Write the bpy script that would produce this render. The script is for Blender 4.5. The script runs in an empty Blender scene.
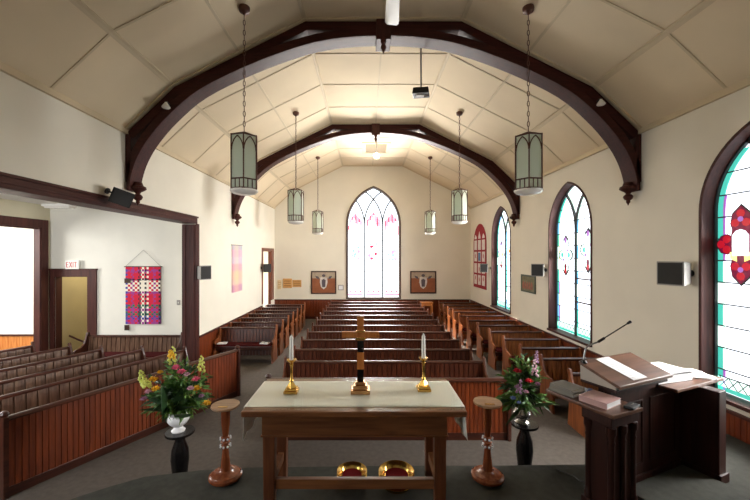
import bpy, bmesh, math, random
from mathutils import Vector, Matrix, noise
random.seed(7)
PI = math.pi
C = bpy.context.scene.collection
H = 3.0                       # camera height above the nave floor
F = 360.0                     # focal length in pixels of a 750 px wide frame
def PX(px, Y): return (px-366.0)*Y/F
def PZ(py, Y): return H+(255.0-py)*Y/F

# ------------------------------------------------------------------ materials
def lin(c):
    c = c/255.0
    return c/12.92 if c <= .04045 else ((c+.055)/1.055)**2.4
def rgb(r, g, b): return (lin(r), lin(g), lin(b), 1)
def newmat(name):
    m = bpy.data.materials.new(name); m.use_nodes = True
    nt = m.node_tree; b = nt.nodes['Principled BSDF']
    return m, nt, b
def plain(name, col, rough=.5, metal=0, spec=.5, bump=0, bscale=60, vary=0, vscale=3):
    m, nt, b = newmat(name)
    b.inputs['Base Color'].default_value = col
    b.inputs['Roughness'].default_value = rough
    b.inputs['Metallic'].default_value = metal
    b.inputs['Specular IOR Level'].default_value = spec
    tc = nt.nodes.new('ShaderNodeTexCoord')
    if vary:
        n = nt.nodes.new('ShaderNodeTexNoise'); n.inputs['Scale'].default_value = vscale; n.inputs['Detail'].default_value = 4
        nt.links.new(tc.outputs['Object'], n.inputs['Vector'])
        r = nt.nodes.new('ShaderNodeValToRGB')
        r.color_ramp.elements[0].position = .3; r.color_ramp.elements[1].position = .7
        r.color_ramp.elements[0].color = [c*(1-vary) for c in col[:3]]+[1]
        r.color_ramp.elements[1].color = [min(1, c*(1+vary)) for c in col[:3]]+[1]
        nt.links.new(n.outputs['Fac'], r.inputs['Fac']); nt.links.new(r.outputs['Color'], b.inputs['Base Color'])
    if bump:
        n2 = nt.nodes.new('ShaderNodeTexNoise'); n2.inputs['Scale'].default_value = bscale; n2.inputs['Detail'].default_value = 3
        nt.links.new(tc.outputs['Object'], n2.inputs['Vector'])
        bp = nt.nodes.new('ShaderNodeBump'); bp.inputs['Strength'].default_value = bump; bp.inputs['Distance'].default_value = .02
        nt.links.new(n2.outputs['Fac'], bp.inputs['Height']); nt.links.new(bp.outputs['Normal'], b.inputs['Normal'])
    return m
def wood(name, c1, c2, rough=.35, scale=(4, 4, 4), stretch='Z', spec=.5):
    m, nt, b = newmat(name)
    tc = nt.nodes.new('ShaderNodeTexCoord'); mp = nt.nodes.new('ShaderNodeMapping')
    s = [14, 14, 14]; s['XYZ'.index(stretch)] = 1.2
    mp.inputs['Scale'].default_value = s
    n = nt.nodes.new('ShaderNodeTexNoise'); n.inputs['Scale'].default_value = 1.6; n.inputs['Detail'].default_value = 6; n.inputs['Distortion'].default_value = .6
    r = nt.nodes.new('ShaderNodeValToRGB')
    r.color_ramp.elements[0].position = .32; r.color_ramp.elements[1].position = .68
    r.color_ramp.elements[0].color = c1; r.color_ramp.elements[1].color = c2
    nt.links.new(tc.outputs['Object'], mp.inputs['Vector']); nt.links.new(mp.outputs['Vector'], n.inputs['Vector'])
    nt.links.new(n.outputs['Fac'], r.inputs['Fac']); nt.links.new(r.outputs['Color'], b.inputs['Base Color'])
    b.inputs['Roughness'].default_value = rough; b.inputs['Specular IOR Level'].default_value = spec
    bp = nt.nodes.new('ShaderNodeBump'); bp.inputs['Strength'].default_value = .12; bp.inputs['Distance'].default_value = .01
    nt.links.new(n.outputs['Fac'], bp.inputs['Height']); nt.links.new(bp.outputs['Normal'], b.inputs['Normal'])
    return m
def emit(name, col, strength):
    m, nt, b = newmat(name)
    b.inputs['Base Color'].default_value = col
    b.inputs['Emission Color'].default_value = col
    b.inputs['Emission Strength'].default_value = strength
    b.inputs['Roughness'].default_value = .2
    return m
M = {}
M['wall'] = plain('cream wall paint', rgb(231, 225, 210), .85, vary=.03, vscale=1.2, bump=.03, bscale=18)
M['annex_wall'] = plain('white wall paint', rgb(232, 229, 218), .85, vary=.02)
M['ceiling'] = plain('ceiling board paint', rgb(226, 208, 177), .85, vary=.05, vscale=.9)
M['white_ceiling'] = plain('white ceiling paint', rgb(230, 228, 222), .9, vary=.02)
M['batten'] = plain('batten paint', rgb(208, 190, 158), .7, vary=.03)
M['trim'] = wood('dark trim stain', rgb(60, 29, 25), rgb(82, 43, 36), .5, stretch='Y', spec=.25)
M['trim_v'] = wood('dark trim stain upright', rgb(60, 29, 25), rgb(82, 43, 36), .5, stretch='Z', spec=.25)
M['truss'] = wood('truss stain', rgb(54, 23, 20), rgb(74, 34, 29), .5, stretch='X', spec=.22)
M['pew'] = wood('pew varnish dark', rgb(60, 28, 17), rgb(94, 48, 29), .3, stretch='Z')
M['rail'] = wood('pew rail varnish', rgb(48, 22, 15), rgb(76, 38, 25), .3, stretch='X')
M['pew_lit'] = wood('pew varnish lit tone', rgb(104, 56, 27), rgb(150, 92, 50), .32, stretch='Z')  # lighter copy of the pew varnish, with the window light put into its colour
M['pew_grey'] = wood('pew varnish worn', rgb(78, 54, 42), rgb(116, 88, 70), .27, stretch='Z')
M['panel_red'] = wood('beadboard red varnish', rgb(90, 37, 16), rgb(128, 58, 26), .33, stretch='Z')
M['end'] = wood('pew end varnish', rgb(104, 54, 27), rgb(150, 86, 48), .3, stretch='Z')
M['end_dark'] = wood('pew end varnish dark', rgb(70, 34, 20), rgb(104, 56, 32), .3, stretch='Z')
M['oak'] = wood('table oak', rgb(98, 57, 33), rgb(134, 86, 52), .35, stretch='X')
M['oak_v'] = wood('table leg oak', rgb(84, 46, 27), rgb(116, 68, 42), .35, stretch='Z')
M['mahogany'] = wood('turned stand varnish', rgb(104, 50, 28), rgb(140, 76, 44), .25, stretch='Z')
M['tan_wood'] = wood('tan stand top', rgb(140, 104, 74), rgb(168, 132, 98), .4, stretch='X')
M['pulpit'] = wood('pulpit dark stain', rgb(38, 16, 12), rgb(56, 26, 19), .45, stretch='Z', spec=.3)
M['pulpit_top'] = wood('pulpit ledge varnish', rgb(80, 50, 36), rgb(108, 70, 50), .35, stretch='X')
M['orange_wood'] = wood('light orange wood', rgb(190, 112, 50), rgb(220, 145, 78), .4, stretch='Z')
M['carpet'] = plain('grey carpet', rgb(92, 85, 79), .95, vary=.12, vscale=14, bump=.3, bscale=300, spec=.1)
M['dais_carpet'] = plain('dark grey carpet', rgb(68, 68, 63), .95, vary=.12, vscale=14, bump=.3, bscale=300, spec=.1)
M['brass'] = plain('polished brass', rgb(214, 172, 92), .2, metal=1)
M['silver'] = plain('silver', rgb(190, 186, 182), .25, metal=1)
M['steel'] = plain('grey metal', rgb(150, 150, 150), .35, metal=1)
M['bronze'] = plain('brown lantern metal', rgb(92, 56, 44), .5, metal=.2)
M['cloth'] = plain('white cloth', rgb(250, 247, 236), .8, bump=.08, bscale=120)
M['black'] = plain('black plastic', rgb(24, 24, 25), .45)
M['gloss_black'] = plain('black lacquer', rgb(20, 18, 18), .2)
M['grille'] = plain('speaker cloth', rgb(46, 45, 44), .8, bump=.2, bscale=200)
M['grey'] = plain('grey plastic', rgb(150, 146, 140), .5)
M['white'] = plain('white plastic', rgb(236, 234, 228), .4)
M['ceramic'] = plain('white glazed ceramic', rgb(236, 236, 238), .18)
M['wax'] = plain('white candle wax', rgb(240, 238, 230), .5)
M['paper'] = plain('paper', rgb(236, 236, 238), .7)
M['felt'] = plain('red felt', rgb(110, 18, 24), .95, spec=.1)
M['cushion'] = plain('dark red seat pad', rgb(70, 20, 20), .9, spec=.1, vary=.1, vscale=20)
def frosted():
    m, nt, b = newmat('frosted lantern glass'); out = nt.nodes['Material Output']
    b.inputs['Base Color'].default_value = rgb(240, 244, 236); b.inputs['Roughness'].default_value = .35; b.inputs['Specular IOR Level'].default_value = .3
    t = nt.nodes.new('ShaderNodeBsdfTranslucent'); t.inputs['Color'].default_value = rgb(240, 246, 236)
    mx = nt.nodes.new('ShaderNodeMixShader'); mx.inputs[0].default_value = .6
    nt.links.new(b.outputs[0], mx.inputs[1]); nt.links.new(t.outputs[0], mx.inputs[2]); nt.links.new(mx.outputs[0], out.inputs['Surface']); return m
M['lantern_glass'] = frosted()
M['book_grey'] = plain('grey book cloth', rgb(120, 116, 108), .6)
M['book_rose'] = plain('faded rose cover', rgb(196, 160, 158), .3)
M['book_black'] = plain('black book cover', rgb(28, 24, 26), .45)
M['book_red'] = plain('red book cloth', rgb(120, 34, 34), .6)
M['blue'] = plain('blue plastic', rgb(60, 80, 150), .4)
M['leaf'] = plain('leaf green', rgb(84, 124, 60), .55, vary=.35, vscale=12)
M['leaf_dark'] = plain('dark leaf green', rgb(40, 70, 36), .45, vary=.3, vscale=12)
M['leaf_light'] = plain('pale leaf green', rgb(104, 140, 62), .55, vary=.2, vscale=12)
for k, c in dict(yellow=(236, 186, 40), pink=(226, 108, 140), rose=(206, 30, 54), lime=(206, 212, 108), lilac=(168, 128, 160), blush=(214, 170, 190), blue_bloom=(120, 140, 190)).items():
    M['f_'+k] = plain(k+' petals', rgb(*c), .6, vary=.15, vscale=30)
M['frame_brown'] = wood('picture frame', rgb(52, 30, 22), rgb(74, 46, 34), .4)
M['exit_red'] = plain('exit red', rgb(206, 40, 44), .5)
M['corridor'] = plain('beige passage paint', rgb(206, 192, 150), .85, vary=.03)
M['concrete'] = plain('plain backing', rgb(150, 140, 128), .9)
GS = 1.0
def pane(name, col, strength, tr):
    m = emit(name, col, strength); nt = m.node_tree; b = nt.nodes['Principled BSDF']; out = nt.nodes['Material Output']
    b.inputs['Base Color'].default_value = (0, 0, 0, 1)
    t = nt.nodes.new('ShaderNodeBsdfTransparent'); mx = nt.nodes.new('ShaderNodeMixShader'); mx.inputs[0].default_value = tr
    nt.links.new(b.outputs[0], mx.inputs[1]); nt.links.new(t.outputs[0], mx.inputs[2]); nt.links.new(mx.outputs[0], out.inputs['Surface'])
    return m
M['g_white'] = pane('clear stained glass daylight', rgb(240, 246, 255), 4.6, .7)
M['g_whiteB'] = pane('clear stained glass daylight back', rgb(236, 245, 255), 4.6, .7)
M['g_teal'] = emit('teal glass', rgb(70, 176, 160), 1.25)
M['g_blue'] = emit('blue glass', rgb(110, 180, 220), 1.2)
M['g_purple'] = emit('purple glass', rgb(150, 90, 170), 1.1)
M['g_yellow'] = emit('yellow glass', rgb(250, 226, 130), 1.5)
M['g_red'] = emit('red glass', rgb(186, 24, 44), .75)
M['g_crimson'] = emit('crimson glass', rgb(120, 16, 56), .6)
M['g_pink'] = emit('pink glass', rgb(240, 130, 160), 1.3)
M['g_orange'] = emit('orange glass', rgb(240, 150, 60), 1.1)
M['g_whitecore'] = emit('milky glass', rgb(236, 244, 255), 1.5)
M['g_pale'] = emit('pale green glass', rgb(206, 236, 226), 1.6)
M['lead'] = plain('window lead', rgb(56, 58, 60), .6)
M['glow'] = emit('lit lamp glass', rgb(255, 244, 220), 6)
M['lamp_glass'] = plain('opal bulb glass', rgb(236, 232, 224), .2)
def clear_glass():
    m, nt, b = newmat('clear plate glass')
    b.inputs['Base Color'].default_value = rgb(225, 240, 232); b.inputs['Roughness'].default_value = .03
    b.inputs['Transmission Weight'].default_value = 1; b.inputs['IOR'].default_value = 1.45
    out = nt.nodes['Material Output']
    tr = nt.nodes.new('ShaderNodeBsdfTransparent'); tr.inputs['Color'].default_value = rgb(254, 255, 254)
    gl = nt.nodes.new('ShaderNodeBsdfGlossy'); gl.inputs['Roughness'].default_value = .04
    mx = nt.nodes.new('ShaderNodeMixShader')
    mx.inputs[0].default_value = .07; nt.links.new(tr.outputs[0], mx.inputs[1]); nt.links.new(gl.outputs[0], mx.inputs[2])
    nt.links.new(mx.outputs[0], out.inputs['Surface'])
    return m
M['glass'] = clear_glass()
def woven(name, cols, sx, sz, white=.35, pale=0):
    """hand-woven plaid cloth: coloured warp and weft bands with a checked weave"""
    m, nt, b = newmat(name)
    b.inputs['Roughness'].default_value = .9
    tc = nt.nodes.new('ShaderNodeTexCoord'); sp = nt.nodes.new('ShaderNodeSeparateXYZ')
    nt.links.new(tc.outputs['Generated'], sp.inputs[0])
    def ramp(sock, shift):
        r = nt.nodes.new('ShaderNodeValToRGB'); r.color_ramp.interpolation = 'CONSTANT'
        el = r.color_ramp.elements; n = len(cols)
        el[0].position = 0; el[0].color = cols[shift % n]
        el[1].position = 1/n; el[1].color = cols[(1+shift) % n]
        for i in range(2, n):
            e = el.new(i/n); e.color = cols[(i+shift) % n]
        nt.links.new(sock, r.inputs['Fac']); return r
    return m, nt, b, tc, sp, ramp

# ------------------------------------------------------------------ mesh helper
class MB:
    def __init__(s): s.v = []; s.f = []; s.mi = []; s.cur = 0
    def add(s, vs, fs):
        o = len(s.v); s.v += [tuple(v) for v in vs]
        for f in fs: s.f.append([i+o for i in f]); s.mi.append(s.cur)
        return s
    def box(s, x0, x1, y0, y1, z0, z1):
        return s.add([(x0, y0, z0), (x1, y0, z0), (x1, y1, z0), (x0, y1, z0), (x0, y0, z1), (x1, y0, z1), (x1, y1, z1), (x0, y1, z1)],
                     [(0, 3, 2, 1), (4, 5, 6, 7), (0, 1, 5, 4), (1, 2, 6, 5), (2, 3, 7, 6), (3, 0, 4, 7)])
    def cbox(s, c, d): return s.box(c[0]-d[0]/2, c[0]+d[0]/2, c[1]-d[1]/2, c[1]+d[1]/2, c[2]-d[2]/2, c[2]+d[2]/2)
    def prism(s, poly, fn, d0, d1):
        n = len(poly)
        vs = [fn(a, b, d0) for a, b in poly]+[fn(a, b, d1) for a, b in poly]
        fs = [tuple(range(n-1, -1, -1)), tuple(range(n, 2*n))]+[(i, (i+1) % n, n+(i+1) % n, n+i) for i in range(n)]
        return s.add(vs, fs)
    def band(s, A, B, fn, d0, d1):
        """solid strip between polylines A and B"""
        n = len(A); vs = []
        for i in range(n):
            vs += [fn(A[i][0], A[i][1], d0), fn(B[i][0], B[i][1], d0), fn(B[i][0], B[i][1], d1), fn(A[i][0], A[i][1], d1)]
        fs = []
        for i in range(n-1):
            a = 4*i; b = a+4
            for k in range(4): fs.append((a+k, a+(k+1) % 4, b+(k+1) % 4, b+k))
        fs += [(3, 2, 1, 0), (4*n-4, 4*n-3, 4*n-2, 4*n-1)]
        return s.add(vs, fs)
    def lathe(s, prof, seg=24, c=(0, 0, 0), caps=True):
        n = len(prof); vs = []
        for r, z in prof:
            for k in range(seg):
                a = 2*PI*k/seg; vs.append((c[0]+r*math.cos(a), c[1]+r*math.sin(a), c[2]+z))
        fs = [(i*seg+k, i*seg+(k+1) % seg, (i+1)*seg+(k+1) % seg, (i+1)*seg+k) for i in range(n-1) for k in range(seg)]
        if caps: fs += [tuple(range(seg-1, -1, -1)), tuple((n-1)*seg+k for k in range(seg))]
        return s.add(vs, fs)
    def tube(s, path, r, seg=8):
        path = [Vector(p) for p in path]; n = len(path); vs = []
        rr = r if isinstance(r, (list, tuple)) else [r]*n
        up = None
        for i, p in enumerate(path):
            t = (path[min(i+1, n-1)]-path[max(i-1, 0)]).normalized()
            if up is None:
                up = Vector((0, 0, 1)) if abs(t.z) < .9 else Vector((1, 0, 0))
            a = t.cross(up)
            if a.length < 1e-5: a = t.cross(Vector((0, 1, 0)))
            a.normalize(); b = t.cross(a).normalized(); up = -b if False else up
            for k in range(seg):
                w = 2*PI*k/seg; vs.append(p+(a*math.cos(w)+b*math.sin(w))*rr[i])
        fs = [(i*seg+k, i*seg+(k+1) % seg, (i+1)*seg+(k+1) % seg, (i+1)*seg+k) for i in range(n-1) for k in range(seg)]
        fs += [tuple(range(seg-1, -1, -1)), tuple((n-1)*seg+k for k in range(seg))]
        return s.add(vs, fs)
    def sphere(s, c, r, seg=10, rings=6, sc=(1, 1, 1)):
        vs = [(c[0], c[1], c[2]-r*sc[2])]
        for i in range(1, rings):
            t = -PI/2+PI*i/rings
            for k in range(seg):
                a = 2*PI*k/seg
                vs.append((c[0]+r*sc[0]*math.cos(t)*math.cos(a), c[1]+r*sc[1]*math.cos(t)*math.sin(a), c[2]+r*sc[2]*math.sin(t)))
        vs.append((c[0], c[1], c[2]+r*sc[2])); L = len(vs)-1
        fs = [(0, 1+(k+1) % seg, 1+k) for k in range(seg)]
        fs += [(1+i*seg+k, 1+i*seg+(k+1) % seg, 1+(i+1)*seg+(k+1) % seg, 1+(i+1)*seg+k) for i in range(rings-2) for k in range(seg)]
        b = 1+(rings-2)*seg
        fs += [(b+k, b+(k+1) % seg, L) for k in range(seg)]
        return s.add(vs, fs)
    def build(s, name, mat, parent=None, smooth=False, bevel=0, loc=None, rotz=0, recalc=True):
        me = bpy.data.meshes.new(name); me.from_pydata(s.v, [], s.f)
        mats = mat if isinstance(mat, (list, tuple)) else [mat]
        for m in mats: me.materials.append(m)
        for p, i in zip(me.polygons, s.mi): p.material_index = i
        bm = bmesh.new(); bm.from_mesh(me)
        if recalc: bmesh.ops.recalc_face_normals(bm, faces=bm.faces)
        if bevel:
            es = [e for e in bm.edges if len(e.link_faces) == 2 and e.calc_face_angle(0) > .6]
            bmesh.ops.bevel(bm, geom=es, offset=bevel, segments=2, affect='EDGES', profile=.6, clamp_overlap=True)
        bm.to_mesh(me); bm.free()
        if smooth:
            for p in me.polygons: p.use_smooth = True
            try: me.set_sharp_from_angle(angle=.7)
            except Exception: pass
        o = bpy.data.objects.new(name, me); C.objects.link(o)
        if parent: o.parent = parent
        if loc is not None: o.location = loc
        if rotz: o.rotation_euler = (0, 0, rotz)
        return o
def thing(name, label, cat, loc=(0, 0, 0), rotz=0, group=None):
    o = bpy.data.objects.new(name, None); C.objects.link(o)
    o.location = loc; o.rotation_euler = (0, 0, rotz); o.empty_display_size = .1
    o['label'] = label; o['category'] = cat
    if group: o['group'] = group
    return o
def tag(o, label, cat, group=None):
    o['label'] = label; o['category'] = cat
    if group: o['group'] = group
    return o
def struct(o): o['kind'] = 'structure'; return o
def dup(root, loc, rotz, label, group=None):
    r = root.copy(); C.objects.link(r); r.location = loc; r.rotation_euler = (0, 0, rotz); r['label'] = label
    if group: r['group'] = group
    for ch in list(root.children):
        c = ch.copy(); C.objects.link(c); c.parent = r
        for g in ch.children:
            d = g.copy(); C.objects.link(d); d.parent = c
    return r
XZ = lambda y0: (lambda a, b, d: (a, y0+d, b))
def smoothpath(P, n=6):
    out = []
    for i in range(len(P)-1):
        p0 = P[max(i-1, 0)]; p1 = P[i]; p2 = P[i+1]; p3 = P[min(i+2, len(P)-1)]
        for k in range(n):
            t = k/n; q = []
            for a in range(len(p1)):
                q.append(.5*((2*p1[a])+(-p0[a]+p2[a])*t+(2*p0[a]-5*p1[a]+4*p2[a]-p3[a])*t*t+(-p0[a]+3*p1[a]-3*p2[a]+p3[a])*t**3))
            out.append(tuple(q))
    out.append(tuple(P[-1])); return out
def offset(P, d):
    """offset an open polyline to its right hand side by d (mitred)"""
    out = []
    for i in range(len(P)):
        def nrm(a, b):
            t = Vector((b[0]-a[0], b[1]-a[1])).normalized(); return Vector((t.y, -t.x))
        ns = []
        if i > 0: ns.append(nrm(P[i-1], P[i]))
        if i < len(P)-1: ns.append(nrm(P[i], P[i+1]))
        n = sum(ns, Vector((0, 0))).normalized(); k = 1/max(.4, n.dot(ns[0]))
        out.append((P[i][0]+n.x*d*k, P[i][1]+n.y*d*k))
    return out

# ------------------------------------------------------------------ shell
CX = .31; XL = -4.29; XR = 4.90; YB = 16.9; YF = -2.6
ZC = 5.22; ZP = .60            # cornice height, platform height
ANX = -8.38; ANY = 9.55; ANZ = 4.30; TH = .31
OPEN0, OPEN1, OPZ = .6, 9.08, 3.81

struct(MB().box(XL-9, XR+.1, YF, YB+2.2, -.12, 0).build('floor', M['carpet']))
CEIL = [(-4.6, 5.22), (-3.74, 6.02), (-1.4, 7.19), (1.4, 7.19), (3.74, 6.02), (4.6, 5.22)]
CEILW = [(CX+x, z) for x, z in CEIL]; CEILW[0] = (XL, ZC); CEILW[-1] = (XR, ZC)
m = MB(); m.band(CEILW, offset(CEILW, -.1), XZ(0), YF, YB); struct(m.build('ceiling', M['ceiling']))

class Win:
    def __init__(s, h, sill, spring, apex, fn):
        s.h, s.sill, s.sp, s.ap, s.fn = h, sill, spring, apex, fn
        s.r = (h*h+(apex-spring)**2)/(2*h)
    def half(s, t, ins=0):
        h = s.h-ins; r = s.r-ins
        if t <= s.sp: return h
        q = r*r-(t-s.sp)**2
        return max(0, math.sqrt(q)-(s.r-s.h)) if q > 0 else 0
    def top(s, x, ins=0):
        r = s.r-ins; q = r*r-(abs(x)+s.r-s.h)**2
        return s.sp+math.sqrt(max(0, q))
    def apex(s, ins=0): return s.top(0, ins)
    def outline(s, ins=0, n=14, low=None):
        """left bottom -> apex -> right bottom"""
        low = s.sill if low is None else low
        a0 = math.acos(max(-1, min(1, (s.r-s.h)/(s.r-ins))))
        arc = []
        for i in range(n+1):
            a = a0*i/n; arc.append((-((s.r-ins)*math.cos(a)-(s.r-s.h)), s.sp+(s.r-ins)*math.sin(a)))
        L = [(-(s.h-ins), low)]+arc
        return L+[(-x, z) for x, z in L[-2::-1]]
SIDEH = .925
def sidefn(yc): return lambda a, b, d: (XR+d, yc-a, b)       # a>0 is nearer the camera
SW = [Win(SIDEH, 1.0, 3.62, 4.78, sidefn(yc)) for yc in (4.36, 8.72, 13.1)]
BWX = .35
BW = Win(1.29, .95, 4.42, 6.24, lambda a, b, d: (BWX+a, YB+d, b))
def wall_with_windows(m, wins, a0, a1, z1, fn, topfn=None):
    """wins: list of (centre, Win) along axis a; fn maps (a,z)"""
    tf = topfn or (lambda a: z1)
    def quad(a, b, za, zb, ta, tb): m.add([fn(a, za), fn(b, zb), fn(b, tb), fn(a, ta)], [(0, 1, 2, 3)])
    def span(a, b, zb=0):
        n = max(1, int((b-a)/.2))
        for i in range(n):
            p = a+(b-a)*i/n; q = a+(b-a)*(i+1)/n; quad(p, q, zb, zb, tf(p), tf(q))
    cur = a0
    for c, w in wins:
        span(cur, c-w.h)
        quad(c-w.h, c+w.h, 0, 0, w.sill, w.sill)
        n = 40
        for i in range(n):
            p = -w.h+2*w.h*i/n; q = -w.h+2*w.h*(i+1)/n
            quad(c+p, c+q, w.top(p), w.top(q), tf(c+p), tf(c+q))
        cur = c+w.h
    span(cur, a1)
m = MB(); wall_with_windows(m, list(zip((4.36, 8.72, 13.1), SW)), YF, YB, ZC, lambda a, z: (XR, a, z))
struct(m.build('wall_right', M['wall'], recalc=False))
def ceil_at(x):
    for (x0, z0), (x1, z1) in zip(CEILW, CEILW[1:]):
        if x0 <= x <= x1: return z0+(z1-z0)*(x-x0)/(x1-x0)
    return ZC
m = MB(); wall_with_windows(m, [(BWX, BW)], XL, XR, 0, lambda a, z: (a, YB, z), ceil_at)
struct(m.build('wall_back', M['wall'], recalc=False))
m = MB(); wall_with_windows(m, [], XL-9, XR, 0, lambda a, z: (a, YF, z), lambda a: max(ceil_at(a), 4.4) if a > XL else 4.4)
struct(m.build('wall_front', M['wall'], recalc=False))
# left wall with the wide opening and the small doorway at the rear
D0, D1, DZ = 14.95, 16.25, 3.18; T2 = .12
m = MB()
m.box(XL-TH, XL, YF, OPEN0, 0, ZC).box(XL-TH, XL, OPEN0, OPEN1, OPZ, ZC).box(XL-TH, XL, OPEN1, 14, 0, ZC).box(XL-T2, XL, 14, D0, 0, ZC)
m.box(XL-T2, XL, D0, D1, DZ, ZC).box(XL-T2, XL, D1, YB, 0, ZC)
struct(m.build('wall_left', M['wall']))
# dark casing of the wide opening
m = MB()
m.box(XL-.002, XL+.03, OPEN0, OPEN1+.02, OPZ-.02, OPZ+.12).box(XL-.002, XL+.05, OPEN0, OPEN1+.05, OPZ+.12, OPZ+.16).box(XL-.002, XL+.04, OPEN0, OPEN1, OPZ+.03, OPZ+.055)
m.box(XL-TH-.03, XL+.02, OPEN0, OPEN1, OPZ-.025, OPZ-.001)
struct(m.build('trim_header', M['trim'], bevel=.006))
m = MB()
m.box(XL-TH-.02, XL+.03, OPEN1-.05, OPEN1-.001, 0, OPZ-.041).box(XL-.002, XL+.035, OPEN1, OPEN1+.12, 0, OPZ-.021)
m.box(XL-TH+.03, XL-TH+.08, OPEN1-.075, OPEN1-.05, 0, OPZ-.041).box(XL-.06, XL-.01, OPEN1-.075, OPEN1-.05, 0, OPZ-.041)
struct(m.build('trim_post', M['trim_v'], bevel=.006))

# rear-left doorway casing and the white vestibule behind it
m = MB()
m.box(XL-.002, XL+.03, D0-.14, D0, .96, DZ+.12).box(XL-.002, XL+.03, D1, D1+.42, .96, DZ+.12).box(XL-.002, XL+.035, D0-.0, D1, DZ, DZ+.12)
m.box(XL-T2, XL, D1-.03, D1-.001, 0, DZ).box(XL-T2, XL, D0+.001, D0+.03, 0, DZ).box(XL-T2, XL, D0+.03, D1-.03, DZ-.03, DZ-.001)
struct(m.build('door_1', M['panel_red'], bevel=.005))
m = MB()
m.box(XL-2.2, XL-2.15, 12.5, 19, 0, 3.6).box(XL-2.2, XL-TH, 12.5, 12.55, 0, 3.6).box(XL-2.2, XL-T2, 19, 19.05, 0, 3.6).box(XL-2.2, XL-T2, 12.5, 19, 3.6, 3.65)
m.box(XL-T2-.02, XL-T2, YB, 19, 0, 3.6)
struct(m.build('wall_vestibule', M['annex_wall']))

# annex (side room): far wall with a doorway, left wall with a wide opening, ceiling
DX0, DX1, DTZ = -8.24, -7.37, 2.42
m = MB()
m.box(XL-TH-8.2, DX0, ANY, ANY+.2, 0, ANZ).box(DX0, DX1, ANY, ANY+.2, DTZ, ANZ).box(DX1, XL-TH, ANY, ANY+.2, 0, ANZ)
struct(m.build('wall_annex', M['annex_wall']))
m = MB()
AO0, AO1, AOZ = 5.2, 9.25, 3.70
m.box(ANX-.15, ANX, YF, AO0, 0, ANZ).box(ANX-.15, ANX, AO0, AO1, AOZ, ANZ).box(ANX-.15, ANX, AO1, ANY, 0, ANZ)
struct(m.build('wall_annex_left', plain('annex side wall paint', rgb(206, 198, 172), .85, vary=.03)))
m = MB()
m.box(ANX-.002, ANX+.04, AO1, ANY-.09, 0, AOZ+.21).box(ANX-.002, ANX+.04, AO0, AO1, AOZ, AOZ+.21)
m.box(ANX-.15, ANX+.02, AO1-.02, AO1-.001, 0, AOZ).box(ANX-.15, ANX+.02, AO0, AO1-.05, AOZ-.04, AOZ-.001)
struct(m.build('trim_annex_opening', M['trim_v'], bevel=.006))
struct(MB().box(XL-TH-8.2, XL-TH, YF, ANY, ANZ, ANZ+.1).build('ceiling_annex', M['white_ceiling']))
m = MB()
m.box(XL-TH-8.2, XL-TH-8.15, YF, ANY, 0, ANZ)
struct(m.build('wall_side_room', M['annex_wall']))
# vertical-board wainscot builder
def beads(m, fn, a0, a1, z0, z1, w=.085, d=.014, g=.005, thick=.024, dep=.022):
    n = max(1, round((a1-a0)/w)); w = (a1-a0)/n
    for i in range(n):
        s = a0+i*w; e = s+w
        b0 = thick-dep; P = [(s, b0), (s+g, b0), (s+g+.002, thick), (e-g-.002, thick), (e-g, b0), (e, b0)]
        vs = []
        for z in (z0, z1):
            vs += [fn(a, z, dd) for a, dd in P]
        m.add(vs, [(q, q+1, q+7, q+6) for q in range(5)]+[(6, 7, 8, 9, 10, 11)])
    return m
def wains(name, fn, a0, a1, mat, z1=.92):
    m = MB(); beads(m, fn, a0, a1, .12, z1-.04, w=.075, g=.003, dep=.012)
    m.cur = 1
    def bx(z0, z1, d):
        vs = [fn(a, z, dd) for z in (z0, z1) for a, dd in ((a0, 0), (a1, 0), (a1, d), (a0, d))]
        m.add(vs, [(0, 1, 2, 3), (4, 5, 6, 7), (0, 1, 5, 4), (1, 2, 6, 5), (2, 3, 7, 6), (3, 0, 4, 7)])
    bx(0, .12, .03); bx(z1-.04, z1, .045)
    return struct(m.build(name, [mat, M['trim']]))
wains('trim_wainscot_back', lambda a, z, d: (a, YB-d, z), XL, XR-.05, M['panel_red'])
wains('trim_wainscot_right', lambda a, z, d: (XR-d, a, z), YF, YB-.05, M['panel_red'])
wains('trim_wainscot_left', lambda a, z, d: (XL+d, a, z), OPEN1+.13, D0-.15, M['panel_red'])
wains('trim_wainscot_side_room', lambda a, z, d: (a, ANY-d, z), XL-TH-8.1, ANX-.26, M['orange_wood'], .9)
# annex door casing + passage behind
m = MB()
m.box(DX0-.13, DX0, ANY-.04, ANY+.002, 0, DTZ+.18).box(DX1, DX1+.24, ANY-.04, ANY+.002, 0, DTZ+.18).box(DX0, DX1, ANY-.04, ANY+.002, DTZ, DTZ+.18)
m.box(DX0-.13, DX1+.26, ANY-.06, ANY+.002, DTZ+.18, DTZ+.22)
m.box(DX1-.03, DX1-.001, ANY, ANY+.2, 0, DTZ).box(DX0+.001, DX0+.012, ANY, ANY+.2, 0, DTZ)
struct(m.build('door_2', M['trim_v'], bevel=.005))
m = MB()
m.box(DX0-.2, DX1+1.5, ANY+1.6, ANY+1.65, 0, 3.2).box(DX0-.2, DX0-.0, ANY+.2, ANY+1.6, 0, 3.2).box(DX1+1.45, DX1+1.5, ANY+.2, ANY+1.6, 0, 3.2).box(DX0-.2, DX1+1.5, ANY+.2, ANY+1.65, 3.2, 3.25)
struct(m.build('wall_passage', M['corridor']))
hr = thing('handrail', 'sloping dark wooden handrail in the passage behind the doorway under the exit sign', 'handrail', (-8.42, 10.0, 0))
MB().tube([(0, 0, .83), (1.15, 0, .34)], .025).build('rail', M['trim'], hr, smooth=True)
for q in (.15, .62, 1.08): MB().box(q-.018, q+.018, -.018, .018, 0, .83-.426*q).build('baluster', M['trim_v'], hr)

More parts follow.
